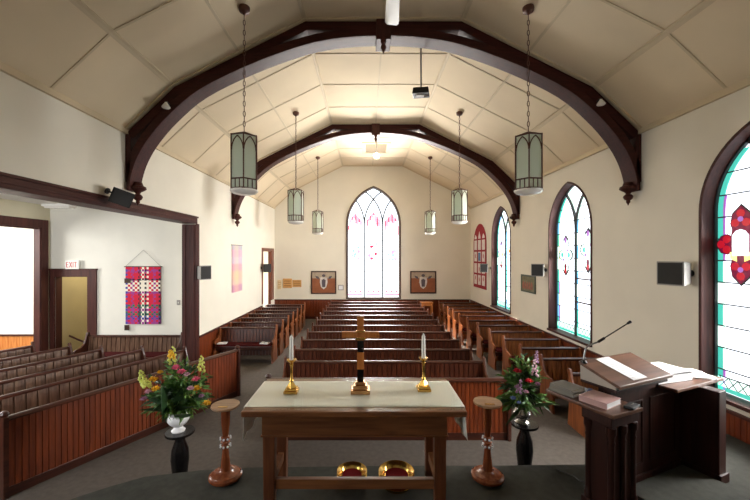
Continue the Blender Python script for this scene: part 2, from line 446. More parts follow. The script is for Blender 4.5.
# cornices, ceiling battens
m = MB()
m.box(XL, XL+.05, YF, YB, ZC-.06, ZC+.03).box(XR-.05, XR, YF, YB, ZC-.06, ZC+.03)
struct(m.build('trim_cornice', M['batten']))
m = MB()
def batten_line(x, w=.05, d=.016):
    xs = CX+x; z0 = ceil_at(xs-w/2); z1 = ceil_at(xs+w/2); zm = ceil_at(xs)
    m.add([(xs-w/2, YF, z0-d), (xs, YF, zm-d), (xs+w/2, YF, z1-d), (xs-w/2, YB, z0-d), (xs, YB, zm-d), (xs+w/2, YB, z1-d),
           (xs-w/2, YF, z0+.01), (xs+w/2, YF, z1+.01), (xs-w/2, YB, z0+.01), (xs+w/2, YB, z1+.01)],
          [(0, 1, 4, 3), (1, 2, 5, 4), (0, 3, 8, 6), (2, 7, 9, 5)])
for x in (-3.74, -1.4, 1.4, 3.74): batten_line(x, .07, .02)
for x in (-2.57, 0, 2.57): batten_line(x, .035, .012)
inn = offset(CEILW, .012)
for y in (.8, 2.15, 3.5, 4.86, 7.5, 8.85, 10.2, 12.85, 14.15, 15.5):
    m.band(inn, CEILW, XZ(0), y-.018, y+.018)
for y in (6.36, 11.42, 16.86):
    m.band(offset(CEILW, .03), CEILW, XZ(0), y-.02, y+.04)
struct(m.build('trim_ceiling_battens', M['batten']))

# ------------------------------------------------------------------ platform
edge = [(-3.35, 2.6), (-3.2, 3.1), (-2.84, 3.54), (-2.62, 3.71), (-2.37, 3.87), (-1.84, 3.99), (-1.3, 4.04), (0, 4.07), (1.6, 4.08), (2.5, 4.10), (2.9, 4.4), (3.6, 4.75), (4.3, 4.8), (XR-.05, 4.8)]
pl = [(-3.4, YF+.02)]+edge+[(XR-.05, YF+.02)]
m = MB(); m.prism(pl, lambda a, b, d: (a, b, d), 0, ZP-.02)
struct(m.build('floor_platform', M['dais_carpet']))
pl2 = [(-3.43, YF+.02)]+[(x-(.03 if x < -2.3 else 0), y+.025) for x, y in edge]+[(XR-.05, YF+.02)]
m = MB(); m.prism(pl2, lambda a, b, d: (a, b, d), ZP-.02, ZP)
struct(m.build('floor_platform_top', M['dais_carpet']))

# ------------------------------------------------------------------ windows
def arc_bar(m, P, w, fn, d0, d1):
    L = offset(P, w/2); R = offset(P, -w/2); m.band(L, R, fn, d0, d1)
def poly_pts(c, r, n=12, a0=0, sx=1, sz=1): return [(c[0]+r*sx*math.cos(a0+2*PI*k/n), c[1]+r*sz*math.sin(a0+2*PI*k/n)) for k in range(n)]
def quatre(c, s):
    """pointed four-lobed medallion outline"""
    P = []
    for k, (lw, ll) in enumerate(((.30, .95), (.30, .62), (.30, 1.0), (.30, .62))):
        a = PI/2-k*PI/2; ux, uz = math.cos(a), math.sin(a); vx, vz = uz, -ux
        for q, w in ((.38, -.22), (.52, -.27), (.78, -.22), (1.0, 0), (.78, .22), (.52, .27), (.38, .22)):
            P.append((c[0]+s*(ux*q*ll+vx*w*.95), c[1]+s*(uz*q*ll+vz*w*.95)))
    return P
def frame_band(w, m, i0, i1, fn, d0, d1, low0=None):
    A = w.outline(i0); B = w.outline(i1)
    m.band(A, B, fn, d0, d1)
def side_window(idx, w, strong):
    fn = w.fn; D = .19
    # deep brown lining + casing
    m = MB(); frame_band(w, m, 0, .045, fn, -.02, D+.03)
    m.prism([(-w.h, w.sill), (w.h, w.sill), (w.h, w.sill+.05), (-w.h, w.sill+.05)], fn, -.06, D+.03)
    fr = struct(m.build('window_%d' % idx, M['trim_v'], bevel=.004))
    I = .04
    m = MB(); m.prism(w.outline(I), fn, D+.02, D+.026)
    m.build('glass_pane', M['g_white'], fr)
    d0, d1 = D+.008, D+.02
    bw = .1
    # mullion with branches, inner frame
    r = w.r; ts = [w.sp+i*(w.apex(I)-w.sp)/16 for i in range(17)]
    def bx(t): return r-math.sqrt(max(0, r*r-(t-w.sp)**2))
    lightap = w.sp+math.sqrt(r*r-(r-w.h/2)**2)
    m = MB(); mw = .05
    m.prism([(-mw/2, w.sill), (mw/2, w.sill), (mw/2, w.sp+.03), (-mw/2, w.sp+.03)], fn, D-.03, D+.02)
    tb = [w.sp+i*(lightap-w.sp)/10 for i in range(11)]
    for sgn in (-1, 1):
        arc_bar(m, [(sgn*bx(t), t) for t in tb], mw, fn, D-.03, D+.02)
    frame_band(w, m, I, I+.03, fn, D-.03, D+.02)
    m.build('mullion', M['lead'], fr)
    # coloured borders
    cols = {}
    def strip(key, f0, f1, t0, t1, n):
        mm = cols.setdefault(key, MB())
        A = [(f0(t0+(t1-t0)*i/n), t0+(t1-t0)*i/n) for i in range(n+1)]
        B = [(f1(t0+(t1-t0)*i/n), t0+(t1-t0)*i/n) for i in range(n+1)]
        mm.band(A, B, fn, d0, d1)
    z0 = w.sill+.06
    rnd = random.Random(idx)
    for sgn in (-1, 1):
        segs = [z0+i*.31 for i in range(int((lightap-.12-z0)/.31)+1)]+[lightap-.12]
        for i in range(len(segs)-1):
            key = rnd.choice(['g_teal', 'g_teal', 'g_blue', 'g_pale', 'g_teal'])
            o = lambda t, e=0: sgn*(w.half(t, I+.03)-e)
            strip(key, lambda t: sgn*w.half(t, I+.03), lambda t: sgn*(w.half(t, I+.03)-.075), segs[i], segs[i+1], 5)
            if segs[i+1] < w.sp+.3:
                strip(rnd.choice(['g_purple', 'g_purple', 'g_yellow', 'g_pale']), lambda t: sgn*(w.half(t, I+.03)-.075), lambda t: sgn*(w.half(t, I+.03)-.105), segs[i], segs[i+1], 5)
            strip(rnd.choice(['g_teal', 'g_pale', 'g_blue']), lambda t: sgn*((mw/2 if t < w.sp else bx(t)+mw/2)), lambda t: sgn*((mw/2 if t < w.sp else bx(t)+mw/2)+.045), segs[i], min(segs[i+1], lightap-.2), 5)
    # top kite border
    strip('g_teal', lambda t: max(0, min(bx(t)-.03, w.half(t, I+.03))), lambda t: max(0, min(bx(t)-.03, w.half(t, I+.03))-.05), w.sp+.45, w.apex(I)-.08, 10)
    strip('g_pale', lambda t: -max(0, min(bx(t)-.03, w.half(t, I+.03))), lambda t: -max(0, min(bx(t)-.03, w.half(t, I+.03))-.05), w.sp+.45, w.apex(I)-.08, 10)
    # bottom patterned band
    strip('g_teal', lambda t: -w.half(t, I+.03), lambda t: w.half(t, I+.03), z0, z0+.06, 1)
    strip('g_pale', lambda t: -w.half(t, I+.03), lambda t: w.half(t, I+.03), z0+.06, z0+.2, 1)
    lead = MB()
    # leads
    n = int((lightap-.1-z0)/.31)
    for sgn in (-1, 1):
        for i in range(1, n+1):
            t = z0+.31*i
            a = .03 if t < w.sp else bx(t)+.02; b = w.half(t, I+.03)
            if b-a < .08: continue
            lead.prism([(sgn*a, t-.009), (sgn*b, t-.009), (sgn*b, t+.009), (sgn*a, t+.009)], fn, D+.002, D+.007)
        # diamond band
        for k in range(6):
            a = .05+k*.13
            lead.prism([(sgn*a, z0+.06), (sgn*(a+.012), z0+.06), (sgn*(a+.13), z0+.2), (sgn*(a+.118), z0+.2)], fn, D+.002, D+.007)
            lead.prism([(sgn*(a+.118), z0+.06), (sgn*(a+.13), z0+.06), (sgn*(a+.012), z0+.2), (sgn*a, z0+.2)], fn, D+.003, D+.007)
        lead.prism([(sgn*.03, z0+.2), (sgn*.84, z0+.2), (sgn*.84, z0+.215), (sgn*.03, z0+.215)], fn, D+.001, D+.007)
    lead.build('leading', M['lead'], fr)
    # medallions
    mz = {1: 3.12, 2: 3.0, 3: 3.02}[idx]
    for sgn in (-1, 1):
        c = (sgn*(w.h/2), mz+(.12 if (sgn > 0) else 0)); s = .47
        if idx == 1: s = .55; c = (sgn*.53, 3.15)
        cols.setdefault('lead2', MB()).prism(quatre(c, s*(1.05 if idx == 1 else 1.16)), fn, D+.004, D+.012)
        if strong or sgn > 5:
            cols.setdefault('g_crimson', MB()).prism(quatre(c, s), fn, D, D+.004)
            for k in range(4):
                a = PI/2+k*PI/2; ll = (.95, .62, 1.0, .62)[k]
                for q, o in ((.80, 0), (.56, .13), (.56, -.13)):
                    p = (c[0]+s*(math.cos(a)*q*ll+math.sin(a)*o), c[1]+s*(math.sin(a)*q*ll-math.cos(a)*o))
                    cols.setdefault('g_red', MB()).prism(poly_pts(p, s*.105, 8), fn, D-.003, D)
            for q in (-1, 1): cols.setdefault('g_yellow', MB()).prism([(c[0]+q*.05, c[1]-.24), (c[0]+q*.14, c[1]-.2), (c[0]+q*.14, c[1]-.11), (c[0]+q*.05, c[1]-.13)], fn, D-.004, D-.001)
            cols.setdefault('g_purple', MB()).prism(poly_pts((c[0], c[1]+s*.62), s*.07, 8), fn, D-.005, D-.0031).prism(poly_pts((c[0], c[1]-s*.64), s*.07, 8), fn, D-.005, D-.0031)
            cols.setdefault('g_whitecore', MB()).prism([(c[0]-.11, c[1]-.16), (c[0]+.11, c[1]-.16), (c[0]+.11, c[1]+.12), (c[0]+.06, c[1]+.18), (c[0], c[1]+.2), (c[0]-.06, c[1]+.18), (c[0]-.11, c[1]+.12)], fn, D-.007, D-.0041)
        else:
            cols.setdefault('g_pale', MB()).prism(quatre(c, s), fn, D, D+.004)
            for q, key in ((.8, 'g_purple'), (-.62, 'g_crimson'), (-.85, 'g_red')):
                p = (c[0], c[1]+s*q)
                cols.setdefault(key, MB()).prism(poly_pts(p, s*.16, 8, 0, .7, 1), fn, D-.003, D)
            for q in (-.5, .5):
                cols.setdefault('g_orange' if idx == 3 else 'g_teal', MB()).prism(poly_pts((c[0]+q*s*.6, c[1]), s*.13, 8), fn, D-.003, D)
                cols.setdefault('g_purple', MB()).prism(poly_pts((c[0]+q*s*.42, c[1]+q*s*.5), s*.08, 6), fn, D-.003, D)
        if idx > 1: cols.setdefault('g_whitecore', MB()).prism(poly_pts(c, s*.26, 10, 0, .8, 1.05), fn, D-.006, D-.002)
    # hopper frame in the near light
    if idx > 1:
        m = MB()
        hz0, hz1 = 1.86, 2.42
        m.prism([(.02, hz0), (w.h-.05, hz0), (w.h-.05, hz0+.03), (.02, hz0+.03)], fn, D-.035, D)
        m.prism([(.02, hz1), (w.h-.05, hz1), (w.h-.05, hz1+.03), (.02, hz1+.03)], fn, D-.035, D)
        m.build('hopper_frame', M['trim_v'], fr)
    names = dict(lead2='medallion_leading')
    for k, mm in cols.items():
        mm.build(names.get(k, {'g_teal': 'teal_glass', 'g_blue': 'blue_glass', 'g_pale': 'pale_glass', 'g_purple': 'purple_glass', 'g_yellow': 'yellow_glass', 'g_crimson': 'crimson_glass', 'g_red': 'red_glass', 'g_orange': 'orange_glass', 'g_whitecore': 'milky_glass'}.get(k, 'glass')), M['lead'] if k == 'lead2' else M[k], fr)
    return fr
for i, w in enumerate(SW): side_window(i+1, w, i == 0)
def back_window():
    w = BW; fn = w.fn; D = .14; I = .05
    m = MB(); frame_band(w, m, 0, .075, fn, -.03, D+.03)
    m.prism([(-w.h, w.sill-.0), (w.h, w.sill), (w.h, w.sill+.06), (-w.h, w.sill+.06)], fn, -.06, D+.03)
    fr = struct(m.build('window_4', plain('grey-brown window frame', rgb(84, 66, 56), .5), bevel=.004))
    m = MB(); m.prism(w.outline(I), fn, D+.02, D+.026); m.build('glass_pane', M['g_whiteB'], fr)
    r = w.r; mw = .06; m = MB(); a = w.h/3
    for s in (-1, 1):
        m.prism([(s*a-mw/2, w.sill), (s*a+mw/2, w.sill), (s*a+mw/2, w.sp+.03), (s*a-mw/2, w.sp+.03)], fn, D-.04, D+.02)
        for dr in (-1, 1):
            P = []
            for i in range(41):
                t = w.sp+(w.ap-w.sp)*i/40; x = s*a+dr*(r-math.sqrt(max(0, r*r-(t-w.sp)**2)))
                if abs(x) > w.half(t, I): break
                P.append((x, t))
            arc_bar(m, P, mw, fn, D-.04, D+.02)
    frame_band(w, m, .06, .1, fn, D-.02, D+.02)
    m.build('mullion', plain('grey window bars', rgb(82, 84, 84), .6), fr)
    pk = MB(); rd = MB(); bl = MB(); lead = MB()
    rnd = random.Random(4)
    for c in (-2*a, 0, 2*a):
        for k in range(12):      # red canopies over each light
            q = -.3+.6*k/11; top = w.sp+.62-abs(q)*1.2-(.06 if c else 0); top = min(top, w.half(0)*0+w.top(c+q, .16)-.02)
            L = rnd.uniform(.12, .5)
            (pk if k % 3 else rd).prism([(c+q-.026, top-L), (c+q+.026, top-L), (c+q+.026, top), (c+q-.026, top)], fn, D+.006, D+.014)
        for k in range(3):
            q = -.24+.24*k
            rd.prism(poly_pts((c+q, w.sill+.32), .05, 6, 0, 1, .8), fn, D+.006, D+.014)
        pk.prism([(c-.33, w.sill+.14), (c+.33, w.sill+.14), (c+.33, w.sill+.22), (c-.33, w.sill+.22)], fn, D+.006, D+.014)
        for k in range(14):
            p = (c+rnd.uniform(-.2, .2), w.sp-1.2+rnd.uniform(-.45, .25))
            (rd if c == 0 and k % 2 else bl if k % 3 else pk).prism(poly_pts(p, rnd.uniform(.03, .08), 6, 0, 1, rnd.uniform(.6, 1.5)), fn, D+.006, D+.014)
        if c == 0:
            bl.prism([(c-.18, w.sp-.98), (c+.18, w.sp-.98), (c+.18, w.sp-.82), (c+.12, w.sp-.82), (c+.12, w.sp-.92), (c-.12, w.sp-.92), (c-.12, w.sp-.82), (c-.18, w.sp-.82)], fn, D+.004, D+.006)
        for t in (1.6, 2.2, 2.8, 3.4, 4.0, 4.5):
            lead.prism([(c-.38, t), (c+.38, t), (c+.38, t+.016), (c-.38, t+.016)], fn, D+.015, D+.0195)
    pk.build('pink_glass', emit('pale pink glass', rgb(235, 150, 175), 1.3), fr); rd.build('red_glass', emit('bright red glass', rgb(225, 60, 90), 1.1), fr)
    bl.build('blue_glass', emit('pale blue glass', rgb(150, 190, 225), 1.25), fr); lead.build('leading', plain('pale lead', rgb(150, 155, 160), .6), fr)
back_window()

# ------------------------------------------------------------------ trusses
IN = [(-4.5, 4.15), (-4.47, 4.4), (-4.36, 4.73), (-4.15, 5.08), (-3.8, 5.48), (-3.26, 5.93), (-2.37, 6.37), (-1.4, 6.72), (-.7, 6.85), (0, 6.89)]
IN = smoothpath(IN, 4); IN = IN+[(-x, z) for x, z in IN[-2::-1]]
OUT = offset(IN, -.16); OUT = [(max(-4.57, min(4.57, x)), z) for x, z in OUT]
for i in range(len(OUT)):      # keep the foot against the wall
    if IN[i][1] < 4.5: OUT[i] = (math.copysign(4.57, IN[i][0]), IN[i][1])
def truss(Y, label):
    t = thing('roof_truss', label, 'roof truss', (CX, Y, 0), 0, 'arched roof trusses')
    outer = [(-4.57, 5.19)]+[(x*.997, z-.022) for x, z in CEIL[1:-1]]+[(4.57, 5.19)]
    m = MB(); m.band(outer, offset(outer, .15), XZ(0), .02, .28); m.build('rafter', M['truss'], t, bevel=.006)
    m = MB(); m.band(IN, OUT, XZ(0), 0, .30)
    # moulded edge
    a = offset(IN, .0); b = offset(IN, -.04)
    m.band(a, b, XZ(0), -.03, 0); m.build('arch_brace', M['truss'], t, bevel=.005)
    for s in (-1, 1):           # wall posts under the haunch
        m = MB()
        m.box(min(s*4.59, s*4.50), max(s*4.59, s*4.50), .0, .30, 4.3, 5.15)
        m.build('wall_post', M['trim_v'], t, bevel=.006)
        m = MB(); c = (s*4.46, .15, 0)
        m.lathe([(.07, 4.32), (.09, 4.26), (.13, 4.24), (.14, 4.2), (.10, 4.17), (.05, 4.14), (.035, 4.11), (.07, 4.08), (.08, 4.05), (.06, 4.01), (.03, 3.99), (.035, 3.96), (.015, 3.93), (.004, 3.9)], 20, c)
        m.build('pendant', M['trim_v'], t, smooth=True)
    m = MB(); m.cbox((0, .13, 6.98), (.26, .40, .36)); m.build('king_block', M['trim_v'], t, bevel=.01)
    m = MB(); m.lathe([(.05, 6.80), (.05, 6.76), (.02, 6.74), (.045, 6.70), (.05, 6.67), (.02, 6.61), (.003, 6.56)], 16, (0, -.02, 0)); m.build('boss', M['trim_v'], t, smooth=True)
    return t
truss(6.4, 'dark arched wooden roof truss nearest the camera, with two spot lamps')
truss(11.46, 'farther and smaller-looking dark arched roof truss, beyond the hanging projector')

# ------------------------------------------------------------------ lanterns
def make_lantern(label):
    t = thing('pendant_lantern', label, 'lantern', (0, 0, 0), 0, 'hanging church lanterns')
    R = .208; h0, h1 = 0, .86
    V = [(R*math.cos(-PI/2+k*PI/3), R*math.sin(-PI/2+k*PI/3)) for k in range(6)]
    fr = MB()
    for x, y in V: fr.tube([(x, y, h0+.04), (x, y, h1)], .011, 6)
    for z in (h0+.05, h0+.19, h1-.012):
        for k in range(6):
            a, b = V[k], V[(k+1) % 6]; fr.tube([(a[0], a[1], z), (b[0], b[1], z)], .011, 6)
    for k in range(6):
        a = Vector((*V[k], 0)); b = Vector((*V[(k+1) % 6], 0))
        def at(u, z): p = a.lerp(b, u); return (p.x, p.y, z)
        arc1 = [at(.03+.94*(1-math.cos(q*PI/3/6)), .62+.235*math.sin(q*PI/3/6)) for q in range(7)]
        arc2 = [at(.97-.94*(1-math.cos(q*PI/3/6)), .62+.235*math.sin(q*PI/3/6)) for q in range(7)]
        fr.tube(arc1, .009, 5); fr.tube(arc2, .009, 5)
        for u in (.33, .67): fr.tube([at(u, .05), at(u, .19)], .008, 5)
    # crown struts to the hook
    for k in range(0, 6): fr.tube([(V[k][0], V[k][1], h1-.01), (0, 0, h1+.07)], .008, 5)
    fr.build('frame', M['bronze'], t, smooth=True)
    for k in range(6):
        a = Vector((*V[k], 0))*.975; b = Vector((*V[(k+1) % 6], 0))*.975
        n = ((a+b)/2).normalized()*.006
        vs = [(p.x, p.y, z) for z in (h0+.05, h1-.01) for p in (a, b, b-n, a-n)]
        MB().add(vs, [(0, 1, 2, 3), (4, 5, 6, 7), (0, 1, 5, 4), (1, 2, 6, 5), (2, 3, 7, 6), (3, 0, 4, 7)]).build('glass_panel', M['lantern_glass'], t)
    MB().lathe([(.03, -.035), (.10, -.03), (.17, -.012), (.205, .02), (.205, .045)], 24).build('bottom_dish', M['lamp_glass'], t, smooth=True)
    return t
def chain_obj(t, L):
    """alternating links from the lantern crown up to the canopy"""
    m = MB(); z = .93; k = 0
    while z < .93+L-.05:
        lz = .09; w = .016
        pts = [(w*math.cos(q*PI/4), lz/2*math.sin(q*PI/4)) for q in range(9)]
        path = [((p if k % 2 else 0), (0 if k % 2 else p), z+lz/2+q) for p, q in pts]
        m.tube(path, .006, 5); z += lz*.86; k += 1
    m.build('chain', M['bronze'], t)
    zt = .93+L
    MB().lathe([(.01, zt-.10), (.03, zt-.07), (.075, zt-.05), (.085, zt-.01), (.085, zt+.02)], 16).build('canopy', M['bronze'], t, smooth=True)
ORD = ['nearest', 'middle', 'farthest']
for s, side in ((-1, 'left'), (1, 'right')):
    for i, (Y, zt) in enumerate(((5.5, 4.81), (9.55, 4.71), (13.9, 4.68))):
        t = make_lantern('%s of the three hexagonal hanging lanterns on the %s side of the nave' % (ORD[i], side))
        t.location = (CX+s*2.17, Y, zt-.86); t.rotation_euler = (0, 0, -math.atan2(CX+s*2.17, Y)+(.05*s if i == 0 else .3*s))
        chain_obj(t, ceil_at(CX+s*2.17)-(zt-.86)-.93-.04)

# ------------------------------------------------------------------ pews
END = [(.10, 0), (.075, .2), (.055, .45), (.085, .8), (.105, .91), (.115, .955), (.10, .985), (.07, .995), (.035, .985), (.02, .95), (.0, .89), (-.03, .8), (-.07, .71), (-.16, .65), (-.27, .635), (-.35, .63), (-.39, .6), (-.395, .56), (-.36, .53), (-.325, .49), (-.33, .43), (-.38, .37), (-.425, .3), (-.43, .2), (-.41, .12), (-.42, .05), (-.44, 0)]
LOW = [(y, min(z, .90)) for y, z in END]
def make_pew(name, label, L, matb, mate, group, cushion=None, wall=0, bw=.095, z0=.12):
    t = thing(name, label, 'pew', (0, 0, 0), 0, group)
    lean = lambda z: .04+(z-.4)*.09      # reclined back
    a0, a1 = -L/2+.045, L/2-.045
    m = MB(); beads(m, lambda a, z, d: (a, lean(z)-d, z), a0, a1, z0, .87, w=bw, g=.005 if bw < .11 else .009)
    m.prism([(lean(z0)-.003, z0), (lean(.87)-.003, .87), (lean(.87)+.015, .87), (lean(z0)+.015, z0)], lambda y, z, d: (d, y, z), a0, a1)
    bk = m.build('backrest', matb, t)
    m = MB(); ln = lean(.9)
    pr = [(ln-.045, .862), (ln-.05, .885), (ln-.03, .905), (ln+.01, .912), (ln+.04, .90), (ln+.045, .875), (ln+.02, .862)]
    m.prism(pr, lambda y, z, d: (d, y, z), a0, a1); m.build('top_rail', M['rail'], bk, smooth=True)
    m = MB(); m.box(a0, a1, -.40, .02, .43, .46); m.box(a0, a1, -.35, -.32, .34, .43)
    st = m.build('seat', M['rail'], t, bevel=.006)
    if cushion:
        MB().box(a0+.03, a1-.03, -.385, -.01, .461, .50).build('seat_pad', M['cushion'], st, bevel=.012)
    for s in (-1, 1):
        m = MB(); x = s*(L/2-.022)
        m.prism(LOW if s == wall else END, lambda y, z, d: (x+d, y, z), -.022, .022); m.build('end_panel', mate, t, bevel=.007)
    n = int(L/1.6)
    for k in range(1, n):
        x = -L/2+L*k/n
        MB().prism([(.05, 0), (.05, .43), (-.33, .43), (-.3, .25), (-.33, 0)], lambda y, z, d: (x+d, y, z), -.02, .02).build('leg', mate, t)
    return t
def make_front(name, label, L, group, mat=M['panel_red'], zt=1.0, facing=-1):
    """panelled pew front: beadboard between two end posts"""
    t = thing(name, label, 'pew front', (0, 0, 0), 0, group)
    a0, a1 = -L/2+.05, L/2-.05
    m = MB(); beads(m, lambda a, z, d: (a, -d, z), a0, a1, .12, zt-.05, w=.068, g=.003, dep=.012); m.box(a0, a1, 0, .015, .12, zt-.05); m.build('panel', mat, t)
    m = MB(); pr = [(-.06, zt-.05), (-.065, zt-.03), (-.04, zt-.005), (0, zt), (.04, zt-.01), (.045, zt-.035), (.03, zt-.05)]
    m.prism(pr, lambda y, z, d: (d, y, z), a0, a1); m.build('top_rail', M['rail'], t, smooth=True)
    MB().box(a0, a1, -.035, .03, 0, .12).build('base_board', M['rail'], t, bevel=.005)
    for s in (-1, 1):
        x = s*(L/2-.025)
        m = MB(); m.box(x-.026, x+.026, -.07, .06, 0, zt); m.lathe([(.03, zt), (.045, zt+.01), (.05, zt+.035), (.035, zt+.06), (.01, zt+.072)], 12, (x, -.005, 0)); m.build('post', M['rail'], t, bevel=.004)
    return t
ords = ['front', 'second', 'third', 'fourth', 'fifth', 'sixth', 'seventh', 'eighth', 'ninth', 'tenth', 'rearmost']
# centre block
cL = 3.95; cxm = .365; g = 'pews of the centre block'
p = make_pew('church_pew', '', cL, M['pew'], M['end_dark'], g, cushion=True)
for i in range(11):
    lab = 'dark varnished wooden pew of the centre block, %s row counted from the communion table' % ords[i]
    loc = (cxm, 7.03+.907*i, 0)
    if i == 0: p.location = loc; p['label'] = lab
    else: dup(p, loc, 0, lab, g)
f = make_front('pew_front', 'reddish beadboard pew front closing off the centre pews, behind the communion table', cL, None, M['panel_red'], 1.0); f.location = (cxm, 5.86, 0)
# left block
lL = 1.66; lx = XL+.06+lL/2; g = 'pews of the left wall block'
p = make_pew('church_pew', '', lL, M['pew'], M['end'], g, cushion=True, wall=-1)
lo = ords[:6]+['rearmost']
for i in range(7):
    lab = 'short dark wooden pew against the left wall, %s of its seven rows' % lo[i]
    loc = (lx, 10.36+.80*i, 0)
    if i == 0: p.location = loc; p['label'] = lab
    else: dup(p, loc, 0, lab, g)
# right block: the aisle widens a little towards the front, so the rows differ in length
g = 'pews of the right wall block'
ro = ords[:10]+['eleventh', 'rearmost']
for i in range(12):
    y = 6.3 if i == 0 else 7.22+.86*(i-1)
    left = max(3.2, 3.58-.065*(y-6.3)); L = XR-.05-left
    p = make_pew('church_pew', 'short pew in lit brown below the right wall windows, %s of twelve rows' % ro[i], L, M['pew_lit'], M['end'], g, cushion=True, wall=1)
    p.location = (left+L/2, y, 0)
# angled side pews
U = Vector((.47, .883)).normalized(); N = Vector((-U.y, U.x)); rot = math.atan2(U.y, U.x)
def angled(nv, uend, L): p = U*(uend-L/2)+N*nv; return (p.x, p.y, 0)
g = 'angled pews on the left side'
so = ['nearest to the flower stand', 'second from the flower stand', 'third from the flower stand', 'fourth from the flower stand', 'farthest, before the bright side room']
for i, (nv, ue, L) in enumerate(((7.2, 5.15, 4.3), (8.05, 4.72, 4.3), (8.9, 4.32, 4.0), (9.8, 4.11, 2.6), (10.68, 3.76, 1.05))):
    p = make_pew('church_pew', 'greyish brown pew set at an angle on the left, %s' % so[i], L, M['pew_grey'], M['rail'], g, cushion=i < 4, bw=.14)
    p.location = angled(nv, ue, L); p.rotation_euler = (0, 0, rot)
f = make_front('pew_front', 'long angled reddish beadboard pew front on the left, behind the white flower vase', 3.72, None, M['panel_red'], 1.0)
f.location = angled(6.04, 5.52, 3.72); f.rotation_euler = (0, 0, rot)
p = make_pew('church_pew', 'pew facing the camera against the side room wall, under the woven hanging', 2.5, M['pew_grey'], M['rail'], None, cushion=True, bw=.12)
p.location = (-6.02, 9.32, 0)

# ------------------------------------------------------------------ communion table
TX, TY0, TY1, TZ = -.105, 3.17, 4.03, 1.618
TW = 2.0
t = thing('communion_table', 'oak communion table with white runner, brass candlesticks and cross on it', 'table', (TX, (TY0+TY1)/2, ZP))
hd = (TY1-TY0)/2; th = TZ-ZP
MB().box(-TW/2, TW/2, -hd, hd, th-.05, th).build('tabletop', M['oak'], t, bevel=.012)
MB().box(-.85, .85, -.30, -.27, th-.27, th-.05).box(-.85, .85, .27, .30, th-.27, th-.05).box(-.85, -.82, -.27, .27, th-.27, th-.05).box(.82, .85, -.27, .27, th-.27, th-.05).box(-.86, .86, -.31, -.26, th-.285, th-.27).build('apron', M['oak'], t, bevel=.004)
for sx in (-1, 1):
    for sy in (-1, 1):
        x = sx*.79; y = sy*.245
        m = MB(); m.add([(x-.055, y-.05, th-.286), (x+.055, y-.05, th-.286), (x+.055, y+.05, th-.286), (x-.055, y+.05, th-.286), (x-.05, y-.045, 0), (x+.05, y-.045, 0), (x+.05, y+.045, 0), (x-.05, y+.045, 0)],
              [(0, 1, 2, 3), (4, 5, 6, 7), (0, 1, 5, 4), (1, 2, 6, 5), (2, 3, 7, 6), (3, 0, 4, 7)])
        m.build('leg', M['oak_v'], t, bevel=.008)
    MB().box(sx*.79-.03, sx*.79+.03, -.195, .195, .235, .325).build('side_rail', M['oak'], t, bevel=.005)
MB().box(-.735, .735, -.275, -.225, .235, .325).build('stretcher', M['oak'], t, bevel=.006)
# cloth runner with drops at both ends
cl = MB(); hw = .33; e = TW/2+.008
P = [(-e, -.30), (-e, -.2), (-e, -.05), (-e+.004, .004), (-.6, .004), (0, .004), (.6, .004), (e-.004, .004), (e, -.05), (e, -.2), (e, -.30)]
A = []; n = 16
vs = []; fs = []
for j in range(n+1):
    y = -hw+2*hw*j/n
    for i, (x, z) in enumerate(P):
        hang = max(0, -z)/.3
        wob = .02*math.sin(y*26+i)*hang
        vs.append((x+math.copysign(1, x)*(wob*.5+.012*hang), y, z+.004*math.sin(y*20)*hang))
k = len(P)
for j in range(n):
    for i in range(k-1): fs.append((j*k+i, j*k+i+1, (j+1)*k+i+1, (j+1)*k+i))
cl.add(vs, fs)
o = cl.build('table_runner', M['cloth'], None, smooth=True, loc=(TX, (TY0+TY1)/2, TZ+.001))
sm = o.modifiers.new('thick', 'SOLIDIFY'); sm.thickness = .003; sm.offset = -1
tag(o, 'white cloth runner over the communion table, hanging down at both ends', 'cloth')
gz = TZ+.006
tag(MB().box(-.98, .98, -.405, .40, 0, .006).build('glass_sheet', M['glass'], None, loc=(TX, (TY0+TY1)/2, gz)), 'clear glass sheet covering the top of the communion table', 'glass')
gz += .0065
# cross
cr = thing('altar_cross', 'wooden standing cross on stepped brass base in the middle of the communion table', 'cross', (PX(360.5, 3.6), 3.6, gz))
m = MB(); m.cbox((0, 0, .02), (.19, .15, .04)).cbox((0, 0, .06), (.145, .115, .04)).cbox((0, 0, .095), (.10, .08, .03)); m.build('stepped_base', plain('reddish brass', rgb(196, 150, 104), .25, metal=1), cr, bevel=.004)
m = MB(); m.box(-.032, .032, -.018, .018, .11, .23).build('lower_shaft', M['gloss_black'], cr, bevel=.003)
MB().box(-.034, .034, -.02, .02, .23, .40).build('middle_shaft', M['orange_wood'], cr, bevel=.003)
MB().box(-.032, .032, -.018, .018, .40, .52).build('dark_shaft', M['gloss_black'], cr, bevel=.003)
MB().box(-.034, .034, -.02, .02, .52, .755).build('upper_shaft', M['orange_wood'], cr, bevel=.003)
MB().box(-.185, -.035, -.02, .02, .545, .605).box(.035, .185, -.02, .02, .545, .605).build('arm', M['orange_wood'], cr, bevel=.003)
MB().box(-.05, .05, -.026, .026, .525, .55).build('brass_collar', M['brass'], cr, bevel=.003)
MB().box(-.045, .045, -.026, .026, .60, .615).build('brass_collar', M['brass'], cr, bevel=.003)
